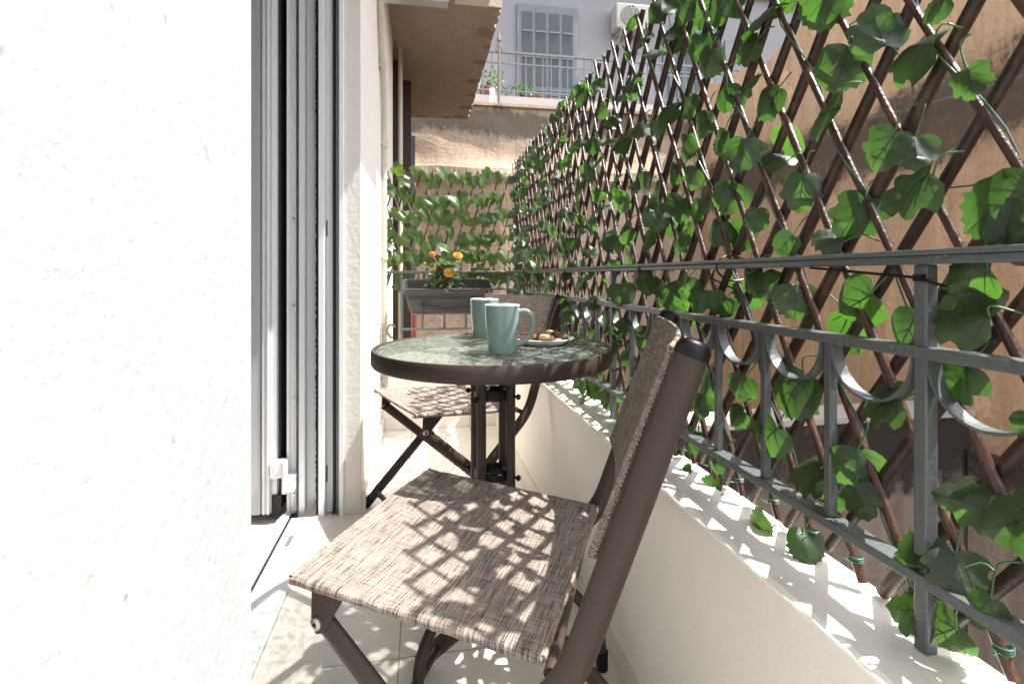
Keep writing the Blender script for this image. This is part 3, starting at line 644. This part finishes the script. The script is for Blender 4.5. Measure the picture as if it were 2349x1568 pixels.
def rnd_leaf(mb, y, z, rq, lo=.045, hi=.068):
    X = .535 - rq.random() * .03; size = rq.uniform(lo, hi)
    a = rq.gauss(-1.57, .7); tp = Vector((rq.uniform(-.5, .3), math.cos(a), math.sin(a))).normalized()
    c = Vector((X, y, z)); nr = Vector((-1, rq.gauss(-.2, .9), rq.gauss(.3, .6)))
    if rq.random() < .25: nr = Vector((rq.uniform(-.6, 0), -.8, rq.uniform(.5, 1))); tp = Vector((rq.uniform(-.8, .3), tp.y - .4, tp.z * .6))
    leaf(mb, c, tp, nr, size, HALF_ROUND if rq.random() < .6 else HALF_LOBE, fold=rq.uniform(-.1, .55), bend=rq.uniform(-.2, .6), wav=.08, rq=rq, veins=y < 2.0)
    petiole(mb, c, c + Vector((.012, rq.uniform(-.03, .03), rq.uniform(.01, .035))), rq)
for i, z in enumerate(rows):
    y = .99 + rq.random() * .05
    while y < 3.05:
        if rq.random() < .84: rnd_leaf(gar[i], y, z + rq.gauss(.01, .028), rq)
        y += rq.uniform(.045, .085)
    y = -.45
    while y < .36:
        rnd_leaf(gar[i], y, z + rq.gauss(0, .03), rq); y += rq.uniform(.10, .17)
for q in range(12):
    i = rq.randrange(3, 9); c = Vector((.572 + rq.random() * .02, rq.uniform(.55, 1.25), rows[i] + rq.gauss(0, .03))); g = gar[i]
    leaf(g, c, (rq.uniform(-.2, .6), rq.gauss(0, .5), -1), (1, rq.gauss(0, .4), rq.uniform(.3, 1.2)), rq.uniform(.055, .07), HALF_ROUND, fold=.15, bend=.25, rq=rq)
    petiole(g, c, c + Vector((-.022, rq.uniform(-.02, .02), .02)), rq)
for q in range(9):
    c = Vector((.57 + rq.random() * .02, .60 + q * .07 + rq.uniform(-.01, .01), rq.uniform(1.36, 1.56)))
    leaf(gar[8], c, (rq.uniform(-.2, .6), rq.gauss(0, .5), -1), (1, rq.gauss(0, .4), rq.uniform(.5, 1.4)), rq.uniform(.06, .075), HALF_ROUND, fold=.1, bend=.25, rq=rq)
    petiole(gar[8], c, c + Vector((-.022, rq.uniform(-.02, .02), .02)), rq)
for g in gar: T(g.build('ivy_garland', LM, tr, ang=80))
# end trellis
te = thing('end_trellis', 'short trellis of pale sticks with bright green ivy rows across the balcony end', 'trellis', (.15, YRr + .03, ZP))
def T2(o): o.matrix_parent_inverse = Matrix.Translation((-.15, -(YRr + .03), -ZP)); return o
YT = YRr + .035; e0, e1 = .80, 1.525; sp = .068
for k in range(-4, 18):
    x0 = XW + .02 + k * sp
    zt = e1 - .02
    for (sg, nm, yy, rr_, mt) in ((1, 'stick', YT, .0042, 'cutwood'), (-1, 'stick', YT + .011, .0046, 'stick2')):
        # sg=1: top left, foot right
        xt = x0; xb = x0 + sg * .30 * (zt - e0)
        a = Vector((xb, yy, e0)); b = Vector((xt, yy, e1 + rq.uniform(-.012, .018)))
        if sg > 0 and (b.x > XP1 - .02): continue
        lo, hi = XW + .01, XP1 - .03
        for (p_, q_) in ((a, b), (b, a)):
            for lim in (lo, hi):
                if (p_.x < lim if lim == lo else p_.x > lim) and abs(q_.x - p_.x) > 1e-6:
                    f = (lim - p_.x) / (q_.x - p_.x); p_.z = lerp(p_.z, q_.z, max(0, min(1, f))); p_.x = lim
        if (b - a).length < .2: continue
        T2(stick(nm, a, b, rr_, M[mt], te, rq))
LE = [M['leaf_end'], M['vein_end'], M['stem']]
for z in (.73, .865, .98, 1.095, 1.225, 1.355, 1.475):
    g = MB(); xx = XW + .01
    g.tube([(XW + .02 + j * .05, YT - .006, z + .03 + rq.uniform(-.006, .006)) for j in range(16)], .0012, 5, 2)
    while xx < .53:
        if z > .8 or rq.random() < .2:
            size = rq.uniform(.070, .092); a = rq.gauss(-1.4, .5); tp = Vector((math.cos(a), rq.uniform(-.3, .1), math.sin(a)))
            leaf(g, (xx, YT - .012 - rq.random() * .02, z + .03 + rq.gauss(0, .022)), tp, (rq.gauss(.1, .35), -1, rq.gauss(.1, .3)), size, HALF_IVY, fold=.12, bend=.2, rq=rq, veins=True)
            petiole(g, (xx, YT - .012, z + .03), (xx + rq.uniform(-.02, .02), YT - .006, z + .045), rq)
        xx += rq.uniform(.034, .06) if z < 1.4 else rq.uniform(.045, .075)
    T2(g.build('ivy_garland', LE, te, ang=80))
# cable ties
def tie(y, lab, tail=None):
    mb = MB(); n = 24
    mb.tube([(XR + .012 + .033 * math.cos(q), y + .006 * math.sin(q), .903 + .022 * math.sin(q)) for q in [i * 2 * math.pi / n for i in range(n)]], .0018, 6, closed=True)
    if tail: mb.tube([Vector((XR - .024, y, .9)), Vector((XR - .03, y, .885)), Vector(tail)], .0014, 5)
    tag(mb.build('cable_tie', M['blackplastic']), lab, 'cable tie')
tie(onx(1668, 590, XR).y, 'black cable tie loop on the handrail with dangling tail', (XR - .02, onx(1710, 600, XR).y, .868))
tie(onx(1308, 615, XR).y, 'small black cable tie on the handrail near the second mug end')
mb = MB(); a = onx(1858, 614, XR - .016); b = onx(2108, 637, XR - .016); c = onx(2200, 668, XR + .02)
mb.tube([a, a.lerp(b, .5), b, c], .0016, 8, flat=1.0); mb.box(-.003, .003, -.005, .005, -.0035, .0035, M=Matrix.Translation(b))
tag(mb.build('cable_tie', M['blackplastic']), 'long thick black cable tie tail pointing left from the near post', 'cable tie')
mb = MB(); y = post_y[2]; mb.tube([(XR - .0095, y - .0095, .63), (XR - .0095, y + .0095, .63), (XR + .035, y + .0095, .632), (XR + .035, y - .0095, .632)], .002, 6, closed=True)
tag(mb.build('cable_tie', M['blackplastic']), 'black cable tie around the railing post beside the table', 'cable tie')
# ------------------------------------------------------------------ chairs
def ell_tube(mb, P, rw, rt, n=16, up=(0, 1, 0)): mb.tube(P, rt, n, 0, flat=rw / rt, up=up)
def fillet(P, r=.04, n=6):
    P = [Vector(p) for p in P]; out = [P[0]]
    for i in range(1, len(P) - 1):
        a = (P[i - 1] - P[i]); b = (P[i + 1] - P[i]); ra = min(r, a.length * .45, b.length * .45); A = P[i] + a.normalized() * ra; B = P[i] + b.normalized() * ra
        for k in range(n + 1):
            t = k / n; out.append(A * (1 - t) ** 2 + P[i] * 2 * t * (1 - t) + B * t * t)
    out.append(P[-1]); return out
def SK(y): return .034 * (.23 - y) / .46 - .008
def make_chair(label):
    t = thing('folding_chair', label, 'chair', group='folding sling chairs at the round table')
    W = .218
    sx0, sz0, sx1, sz1 = -.19, .420, .187, .450
    def S(a, b):   # a across, b front
        y = (a - .5) * 2; x_ = lerp(sx0, sx1, b); sag = .010 * (1 - y * y) * math.sin(math.pi * min(1, b * .97 + .02))
        wr = .0005 * math.sin(b * 60) * (y * y) ** 2
        return Vector((x_ + (.006 if b == 1 else 0) * (1 - y * y), y * W, lerp(sz0, sz1, b) + .008 - sag + wr))
    # the fabric wraps round a side rod: bottom lip, edge, top, edge, bottom lip
    def wrapped(fn, W_, hr, lip, off, nb, len_, nrm):
        prof = []
        for sg in (-1, 1):
            h = [(sg * (W_ - lip), -2 * hr)] + [(sg * (W_ - hr + hr * math.sin(q)), -hr - hr * math.cos(q)) for q in [math.pi * i / 8 for i in range(9)]]
            prof.append(h)
        tops = [(-(W_ - hr) + 2 * (W_ - hr) * i / 24, 0) for i in range(1, 24)]
        pr = prof[0] + tops + prof[1][::-1]
        us = [0]
        for i in range(1, len(pr)): us.append(us[-1] + math.hypot(pr[i][0] - pr[i - 1][0], pr[i][1] - pr[i - 1][1]))
        mb = MB(); vs = []; uv = []; n = len(pr)
        for j in range(nb + 1):
            for i in range(n):
                y, d = pr[i]; c = fn((y / W_ + 1) / 2, j / nb); vs.append(Vector((c.x, y + 0.0 * math.sin(j * 1.9 + (1 if y > 0 else 0)) * (abs(y) / W_) ** 6, c.z)) + nrm * d * (1 + .03 * math.sin(j * 1.3)))
                uv.append((us[i] - off, j / nb * len_))
        mb.add(vs, [(j * n + i, j * n + i + 1, (j + 1) * n + i + 1, (j + 1) * n + i) for j in range(nb) for i in range(n - 1)], 0, uv)
        return mb, n, vs
    mb, n_, vs_ = wrapped(S, W + .003, .0072, .03, 0, 40, .377, Vector((0, 0, 1)))
    seat = mb.build('seat', M['fabric'], t, ang=75)
    mb = MB(); P = [S(i / 20, 1) + Vector((-.001, 0, -.003)) for i in range(21)]; mb.tube(P, .0042, 8)
    P = [S(i / 20, 0) + Vector((0, 0, -.003)) for i in range(21)]; mb.tube(P, .004, 8)
    for sg in (0, 1):
        P = [S(sg, f) + Vector((0, (.012 if sg == 0 else -.012), -.0085)) for f in [i / 10 for i in range(11)]]; mb.tube(P, .0052, 10)
    mb.build('hem', M['hem'], seat)
    # back frame: straight above seat, slanting to the front foot below
    for sg in (-1, 1):
        yb = sg * .2335; kx = SK(yb)
        P = fillet([(-.352 + kx, yb, .805), (-.216 + kx, yb, .412), (.20 + kx * .5, yb, .012)], .05)
        mb = MB(); ell_tube(mb, P, .0185, .0105); lg = mb.build('back_leg', M['brown'], t)
        mb = MB(); d = (P[0] - P[1]).normalized(); mb.tube([P[0] - d * .003, P[0] + d * .006, P[0] + d * .012, P[0] + d * .0155, P[0] + d * .017], lambda q: (.0112, .0112, .0096, .0060, .001)[int(round(q * 4))], 18, 0, flat=1.72, up=(0, 1, 0)); mb.build('end_cap', M['blackplastic'], lg)
        mb = MB(); d = (P[-1] - P[-2]).normalized(); ell_tube(mb, [P[-1] - d * .03, P[-1] + d * .008], .018, .0122); mb.build('foot_cap', M['blackplastic'], lg)
    for sg in (-1, 1):
        yb = sg * .196
        P = fillet([(.150, yb, .392), (-.10, yb, .17), (-.275, yb, .012)], .05)
        mb = MB(); ell_tube(mb, P, .0165, .0095); lg = mb.build('front_leg', M['brown'], t)
        mb = MB(); d = (P[-1] - P[-2]).normalized(); ell_tube(mb, [P[-1] - d * .03, P[-1] + d * .008], .018, .0112); mb.build('foot_cap', M['blackplastic'], lg)
        mb = MB(); d = (P[0] - P[1]).normalized(); ell_tube(mb, [P[0] - d * .004, P[0] + d * .006], .0172, .0105); mb.build('end_cap', M['blackplastic'], lg)
        # bracket plate
        mb = MB(); yo = sg * .208
        mb.prism([(.158, yo, .449), (.098, yo, .443), (.138, yo, .378), (.150, yo, .374), (.160, yo, .382)], (0, -sg * .003, 0)); mb.build('bracket', M['brown'], t, bevel=.001)
        mb = MB(); c = Vector((.149, sg * .2085, .391)); mb.tube([c, c + Vector((0, sg * .002, 0)), c + Vector((0, sg * .004, 0)), c + Vector((0, sg * .0052, 0))], lambda q: (.0098, .0098, .009, .006)[int(round(q * 3))], 18); mb.build('bolt', M['steel'], t)
        mb = MB(); mb.tube([c + Vector((0, sg * .0053, 0)), c + Vector((0, sg * .0056, 0))], .0033, 6); mb.build('hex_socket', M['blackplastic'], t)
        mb = MB(); c = Vector((-.045, sg * .211, .257)); mb.tube([c - Vector((0, sg * .022, 0)), c + Vector((0, sg * .028, 0))], .006, 12); mb.build('pivot_bolt', M['blackplastic'], t)
    mb = MB(); mb.tube([(.172, -.23, .053), (.155, .23, .053)], .0095, 12); mb.build('crossbar', M['brown'], t)
    mb = MB(); mb.tube([(-.235, -.196, .05), (-.235, .196, .05)], .0095, 12); mb.build('crossbar', M['brown'], t)
    mb = MB(); mb.tube([(sx0 + .016, -.226, sz0 - .006), (sx0 - .010, .226, sz0 - .006)], .008, 12); mb.tube([(.125, -.2, .439), (.125, .2, .439)], .007, 12); mb.build('seat_frame', M['brown'], t)
    # side wires of seat frame under the fabric
    def B(a, b):
        y = (a - .5) * 2; x_ = lerp(-.262, -.352, b); z = lerp(.555, .800, b)
        cv = .022 * (1 - y * y)
        return Vector((x_ - cv + SK(y * .222), y * .222, z)) + Vector((.94, 0, .34)) * .027 
    mb, n_, vs_ = wrapped(B, .2285, .006, .03, 0, 26, .27, Vector((.94, 0, .34)))
    bk = mb.build('backrest', M['fabric'], t, ang=75)
    mb = MB()
    mb.tube([B(i / 16, 1) - Vector((.003, 0, 0)) for i in range(17)], .0034, 8); mb.tube([B(i / 16, 0) - Vector((.003, 0, 0)) for i in range(17)], .0034, 8)
    for sg in (-1, 1):      # zigzag overlock stitching beside the tube
        P = []
        for i in range(91):
            c = B(0 if sg < 0 else 1, i / 90); P.append(Vector((c.x, sg * .229, c.z)) + Vector((.94, 0, .34)) * (-.005 - .003 * (i % 2)))
        mb.tube(P, .0016, 5)
    mb.build('hem', M['hem'], bk)
    return t
def copy_tree(o, parent=None):
    c = o.copy(); sc.collection.objects.link(c)
    if parent: c.parent = parent
    for ch in o.children: copy_tree(ch, c)
    return c
ch1 = make_chair('near folding chair with brown woven sling, filling the foreground')
ch1.location = (.082, .895, 0); ch1.rotation_euler[2] = math.atan2(.471, -.882)
ch2 = copy_tree(ch1); ch2['label'] = 'far folding chair behind the glass table, below the planter'
ch2.location = (.077, 1.914, 0); ch2.rotation_euler[2] = math.atan2(-.37, -.93)
# ------------------------------------------------------------------ table
TC = Vector((.18, 1.305, 0)); ZT = .71
tb = thing('round_table', 'round brown metal bistro table with rippled glass top', 'table', TC)
mb = MB(); mb.lathe([(.289, ZT - .001), (.2915, ZT + .002), (.297, ZT + .002), (.3, ZT - .003), (.3, ZT - .030), (.297, ZT - .036), (.289, ZT - .036), (.289, ZT - .012), (.28, ZT - .012), (.28, ZT - .009), (.289, ZT - .009)], n=96, closed=True); mb.build('rim', M['brown'], tb, ang=40)
x = N('rippled_glass'); p = x.map(); vo = x.n('ShaderNodeTexVoronoi', Scale=95.0); x.l(p, vo.inputs['Vector']); n1 = x.noise(p, 110, 3)
x.col(x.mix(x.g(vo.outputs['Distance'], .1, .6), (.05, .07, .045), (.36, .40, .33))); x.set(Roughness=.05); x.b.inputs['Specular IOR Level'].default_value = .9
x.bump(x.math('ADD', vo.outputs['Distance'], x.math('MULTIPLY', n1, .5)), .008)
tp_ = x.n('ShaderNodeBsdfTransparent'); tp_.inputs[0].default_value = (.86, .89, .87, 1); mx = x.n('ShaderNodeMixShader'); x.l(x.g(x.noise(p, 60, 3), .35, .7), mx.inputs[0])
fr = x.math('ADD', .34, x.math('MULTIPLY', x.g(x.noise(p, 60, 3), .35, .7), .28)); x.l(fr, mx.inputs[0])
x.l(tp_.outputs[0], mx.inputs[1]); x.l(x.b.outputs[0], mx.inputs[2]); x.l(mx.outputs[0], x.out.inputs[0]); M['glass'] = x.mat
mb = MB(); mb.lathe([(0, ZT - .008), (.2885, ZT - .008), (.2885, ZT - .002), (.286, ZT - .0005), (0, ZT - .0005)], n=96); mb.build('glass_top', M['glass'], tb, ang=30)
for k in range(4):
    a = R(-40 + 90 * k); d = Vector((math.cos(a), math.sin(a), 0))
    P = [d * .13 + Vector((0, 0, ZT - .02)), d * .054 + Vector((0, 0, ZT - .06)), d * .052 + Vector((0, 0, .5)), d * .054 + Vector((0, 0, .28)), d * .10 + Vector((0, 0, .20)), d * .22 + Vector((0, 0, .155)), d * .285 + Vector((0, 0, .10)), d * .292 + Vector((0, 0, .012))]
    mb = MB(); mb.tube(fillet(P, .06), .0122, 14); lg = mb.build('leg', M['brown'], tb)
    mb = MB(); mb.tube([P[-1] + Vector((0, 0, .03)), P[-1] - Vector((0, 0, .010))], .0138, 14); mb.build('foot_cap', M['blackplastic'], lg)
    for z in (.59, .39):
        mb = MB(); c = d * .063 + Vector((0, 0, z)); mb.tube([c, c + d * .008, c + d * .010, c + d * .016], lambda t: (.0035, .0035, .0075, .006)[int(round(t * 3))], 10); mb.build('knob', M['blackplastic'], lg)
for z in (.59, .39):
    mb = MB(); mb.lathe([(.026, z - .012), (.041, z - .012), (.047, z - .008), (.047, z + .008), (.041, z + .012), (.033, z + .012), (.027, z + .004)], n=40, closed=True); mb.build('collar_ring', M['blackplastic'], tb, ang=30)
mb = MB()
for k in range(2):
    a = R(-40 + 90 * k); d = Vector((math.cos(a), math.sin(a), 0)); n_ = Vector((-d.y, d.x, 0)) * .012; P0 = -d * .285; P1 = d * .285
    pts = [P0 - n_, P1 - n_, P1 + n_, P0 + n_]; zz = ZT - .030 + .0045 * k; mb.prism([p_ + Vector((0, 0, zz)) for p_ in pts], (0, 0, .004))
mb.build('support_bar', M['brown'], tb)
# mugs
M['mug'] = simple('sage_green_glaze', (.19, .262, .235), (.21, .28, .25), .12, 0, 6)
M['mugin'] = simple('white_glaze', (.78, .78, .76), None, .12)
def mug(x_, y_, rz, label):
    t = thing('mug', label, 'mug', (x_, y_, ZT + .0002), rz, 'sage green mugs on the glass table')
    mb = MB(); pr = [(0, .003), (.026, .003), (.028, 0), (.0315, .001), (.0335, .008), (.0365, .035), (.0395, .07), (.041, .105), (.0412, .110)]
    mb.lathe(pr, n=56, m=0); mb.lathe([(.0412, .110), (.0408, .1125), (.0395, .1128), (.0385, .1115)], n=56, m=1); mb.lathe([(.0385, .1115), (.0375, .08), (.033, .03), (.029, .008), (0, .006)], n=56, m=1); mb.build('cup', [M['mug'], M['mugin']], t, ang=50)
    mb = MB(); P = [(.036, 0, .093), (.052, 0, .0975), (.068, 0, .088), (.073, 0, .066), (.066, 0, .043), (.051, 0, .027), (.033, 0, .020)]
    mb.tube([cat(P, i / 24) for i in range(25)], lambda q: .0055 + .0012 * abs(2 * q - 1), 12, flat=1.0); mb.build('handle', M['mug'], t)
    return t
m1 = mug(.188, 1.198, R(-14), 'sage green mug in front, its round handle turned right')
m2 = copy_tree(m1); m2.location = (.183, 1.50, ZT + .0002); m2.rotation_euler[2] = R(35); m2['label'] = 'sage green mug at the back, half hidden by the other one'
# plate and biscuits
PC = Vector((.322, 1.34, ZT + .0002))
M['plate'] = simple('glazed_white_plate', (.72, .74, .70), None, .1)
mb = MB(); mb.lathe([(0, .004), (.044, .004), (.046, 0), (.052, 0), (.066, .007), (.080, .014), (.0815, .0155), (.079, .0165), (.064, .0105), (.05, .006), (0, .0055)], c=(0, 0, 0), n=56)
pl = mb.build('plate', M['plate'], ang=50); pl.location = PC; tag(pl, 'shallow white plate of biscuits behind the front mug', 'plate')
def cookiemat(n_, c1, c2):
    x = N(n_); n1 = x.noise(x.map(), 70, 5, .7); x.col(x.ramp(n1, [(.35, c1), (.65, c2)])); x.set(Roughness=.85); x.bump(n1, .006); return x.mat
CK = [cookiemat('chocolate_biscuit', (.09, .035, .018), (.20, .09, .045)), cookiemat('golden_biscuit', (.36, .19, .09), (.55, .34, .19))]
def cookie(dx, dy, dz, r, h, tilt, rz, k, lab):
    mb = MB(); q = random.Random(int(1000 * (dx + 1)))
    pr = [(0, 0), (r * .8, 0), (r, h * .3), (r * .97, h * .6), (r * .7, h * .93), (0, h)]; mb.lathe(pr, n=28)
    mb.v = [(a * (1 + .05 * math.sin(4 * math.atan2(b, a) + dx * 70)), b * (1 + .05 * math.sin(3 * math.atan2(b, a) + dx * 40)), c + q.uniform(-.0006, .0006)) for a, b, c in mb.v]
    o = mb.build('biscuit', CK[k], ang=70); o.scale = (.85, .85, .85); o.location = PC + Vector((dx * .85, dy * .85, dz * .85)); o.rotation_euler = (tilt[0], tilt[1], rz); tag(o, lab, 'biscuit', 'biscuits on the plate')
cookie(-.055, -.012, .0165, .030, .017, (.12, -.2, 0), 0, 0, 'chocolate biscuit nearest the front mug')
cookie(-.015, .028, .010, .033, .018, (0, .1, 0), 1, 0, 'chocolate biscuit at the back of the plate')
cookie(.002, -.026, .0135, .026, .017, (.18, .1, 0), 2, 1, 'golden biscuit in the middle of the plate')
cookie(.046, -.010, .017, .027, .018, (0, -.3, 0), 3, 0, 'brown biscuit at the right end of the plate')
cookie(.030, .020, .020, .022, .014, (.5, .1, 0), .5, 1, 'golden biscuit leaning on top of the others')
# ------------------------------------------------------------------ planter
pc = Vector((.148, 2.955, .70))
pt = thing('planter_box', 'long dark grey plastic planter hung on the end railing', 'planter', pc)
def ring(w, d, z, cut=.012):
    return [(-w + cut, -d, z), (w - cut, -d, z), (w, -d + cut, z), (w, d - cut, z), (w - cut, d, z), (-w + cut, d, z), (-w, d - cut, z), (-w, -d + cut, z)]
TI = Matrix.Rotation(R(17), 4, 'X')
mb = MB(); rg_ = [ring(.205, .055, .0), ring(.212, .060, .02), ring(.214, .062, .022), ring(.232, .078, .118), ring(.243, .086, .120), ring(.247, .090, .150), ring(.238, .082, .152), ring(.232, .076, .12), ring(.21, .056, .02)]
n_ = 8; vs = [TI @ Vector(p) for r_ in rg_ for p in r_]
mb.add(vs, [(i * n_ + j, i * n_ + (j + 1) % n_, (i + 1) * n_ + (j + 1) % n_, (i + 1) * n_ + j) for i in range(len(rg_) - 1) for j in range(n_)] + [tuple(range(n_))[::-1]])
mb.build('tub', M['planter'], pt, bevel=.0015, ang=25)
mb = MB(); q = random.Random(4); mb.grid(lambda a, b: TI @ Vector(((a - .5) * .44, (b - .5) * .14, .080 + q.uniform(-.004, .006) + .012 * math.sin(a * 7))), 40, 14); mb.build('soil', M['soil'], pt, smooth=False)
mb = MB(); mb.add([TI @ Vector(p) for r_ in (ring(.195, .05, -.012), ring(.20, .056, -.012), ring(.203, .058, -.001), ring(.19, .05, -.001)) for p in r_], [(i * 8 + j, i * 8 + (j + 1) % 8, (i + 1) * 8 + (j + 1) % 8, (i + 1) * 8 + j) for i in range(3) for j in range(8)]); mb.build('saucer', simple('brown_grey_plastic', (.14, .10, .085), None, .5), pt)
hd = thing('wire_holder', 'black wire holder clasping the grey planter to the railing', 'holder', pc)
mb = MB(); yf = -.085
zz = .093
fr_ = [TI @ Vector(p) for p in [(-.236, .08, zz), (-.236, -.083, zz), (.236, -.083, zz), (.236, .08, zz)]]; mb.tube(fr_, .0028, 8)
for xx in (-.135, .135):
    mb.tube([TI @ Vector(p) for p in [(xx, -.085, zz + .006), (xx, -.082, zz), (xx, -.068, -.016), (xx, .06, -.016)]], .0028, 8)
    mb.tube([TI @ Vector(p) for p in [(xx, .09, zz), (xx, .10, .19)]], .0028, 8)
zig = [(-.150, -.0765, .045), (-.158, -.0775, .052), (-.150, -.079, .060), (-.135, -.079, .060), (-.005, -.0745, .028), (.135, -.079, .058), (.150, -.079, .058), (.158, -.0775, .05), (.148, -.0745, .036), (.0, -.0725, .018), (-.135, -.0745, .038), (-.150, -.0765, .045)]
mb.tube([TI @ Vector((a, b - .003, c)) for a, b, c in zig], .0022, 6); mb.build('frame', M['blackwire'], hd)
# marigold
mg = thing('marigold', 'marigold plant with orange blooms growing in the grey planter', 'plant', (pc.x - .012, pc.y - .045, pc.z + .135))
q = random.Random(11); g = MB(); st = MB()
for i in range(90):
    th = q.random() * 6.28; R_ = .098 * math.sqrt(q.random()); top = Vector((R_ * 1.15 * math.cos(th), R_ * .9 * math.sin(th) - .015, q.uniform(.0, .17) - .5 * R_)); mid = Vector((top.x * .35, top.y * .35, top.z * .6 + .02))
    P = [cat([Vector((0, 0, 0)), mid, top], k / 8) for k in range(9)]; st.tube(P, .0012, 5)
    for k in range(2, 9):
        for _ in range(3):
            b0 = P[k]; d = Vector((q.uniform(-1, 1), q.uniform(-1, 1), q.uniform(-.5, .7))).normalized()
            ln = q.uniform(.016, .03)
            sd = d.cross(Vector((0, 0, 1))).normalized()
            for f in (.25, .45, .65, .85):     # pinnate leaflets
                for sg in (1, -1):
                    o_ = b0 + d * ln * f; e = (d * .5 + sd * sg).normalized() * ln * .45; w_ = e.cross(d.cross(sd)).normalized() * ln * .12
                    g.cr = q.random(); g.add([o_, o_ + e * .5 + w_, o_ + e, o_ + e * .5 - w_], [(0, 1, 2, 3)])
            e = d * ln; w_ = sd * ln * .08; g.add([b0, b0 + e * .6 + w_, b0 + e * 1.15, b0 + e * .6 - w_], [(0, 1, 2, 3)])
g.build('foliage', leafmat('marigold_leaf', (0.098, 0.147, 0.077), (0.21, 0.259, 0.168), (0.154, 0.252, 0.056), .3), mg, smooth=False)
st.build('stems', M['stem'], mg)
PETAL = [simple('orange_petal', (0.68, 0.24, 0.0096), (0.64, 0.336, 0.016), .6, 0, 60), simple('rust_petal', (0.36, 0.08, 0.0096), (0.496, 0.16, 0.016), .6, 0, 60)]
def bloom(c, r, k, face):
    face = Vector(face).normalized(); a = face.orthogonal().normalized(); b = face.cross(a); mb = MB()
    for lay in range(6):
        n = 15 - lay * 2; rr_ = r * (1 - lay * .15)
        for j in range(n):
            th = 6.283 * (j + .5 * (lay % 2) + q.uniform(-.2, .2)) / n; d = a * math.cos(th) + b * math.sin(th); s_ = face.cross(d); up = face * (lay * .13 * r)
            w_ = rr_ * .30; dz = face * rr_ * (.1 + lay * .10)
            o_ = c + up
            mb.add([o_ + d * rr_ * .15, o_ + d * rr_ * .6 + s_ * w_ + dz, o_ + d * rr_ * (.95 + q.uniform(-.08, .05)) + s_ * w_ * .8 + dz * .6, o_ + d * rr_ * 1.02 + dz * .2, o_ + d * rr_ * (.95 + q.uniform(-.08, .05)) - s_ * w_ * .8 + dz * .8, o_ + d * rr_ * .6 - s_ * w_ + dz], [(0, 1, 2, 3, 4, 5)])
    fl = mb.build('flower', PETAL[k], mg, smooth=False)
    m2_ = MB(); m2_.tube([c - face * .022, c - face * .004, c + face * .002], lambda t: .003 + .006 * t, 8); m2_.build('calyx', M['stem'], fl)
base = mg.location
for (u, v, rp, k, fc) in [(1029, 624, 13, 0, (-.1, -1, .35)), (1050, 586, 11, 0, (.1, -.7, .8)), (991, 583, 8, 1, (-.2, -.8, .5)), (1008, 607, 4, 0, (0, -.8, .6)), (997, 616, 5, 1, (-.3, -1, .2)), (974, 604, 3, 0, (-.5, -.6, .5))]:
    c = ony(u, v, 2.86 if v > 600 else 2.93) - base; bloom(c, rp / F * 2.9, k, fc)
    s2 = MB(); s2.tube([cat([Vector((0, 0, .0)), Vector((c.x * .5, c.y * .4, c.z * .6)), c - Vector(fc).normalized() * .012], k_ / 8) for k_ in range(9)], .0014, 5); s2.build('stalk', M['stem'], mg)
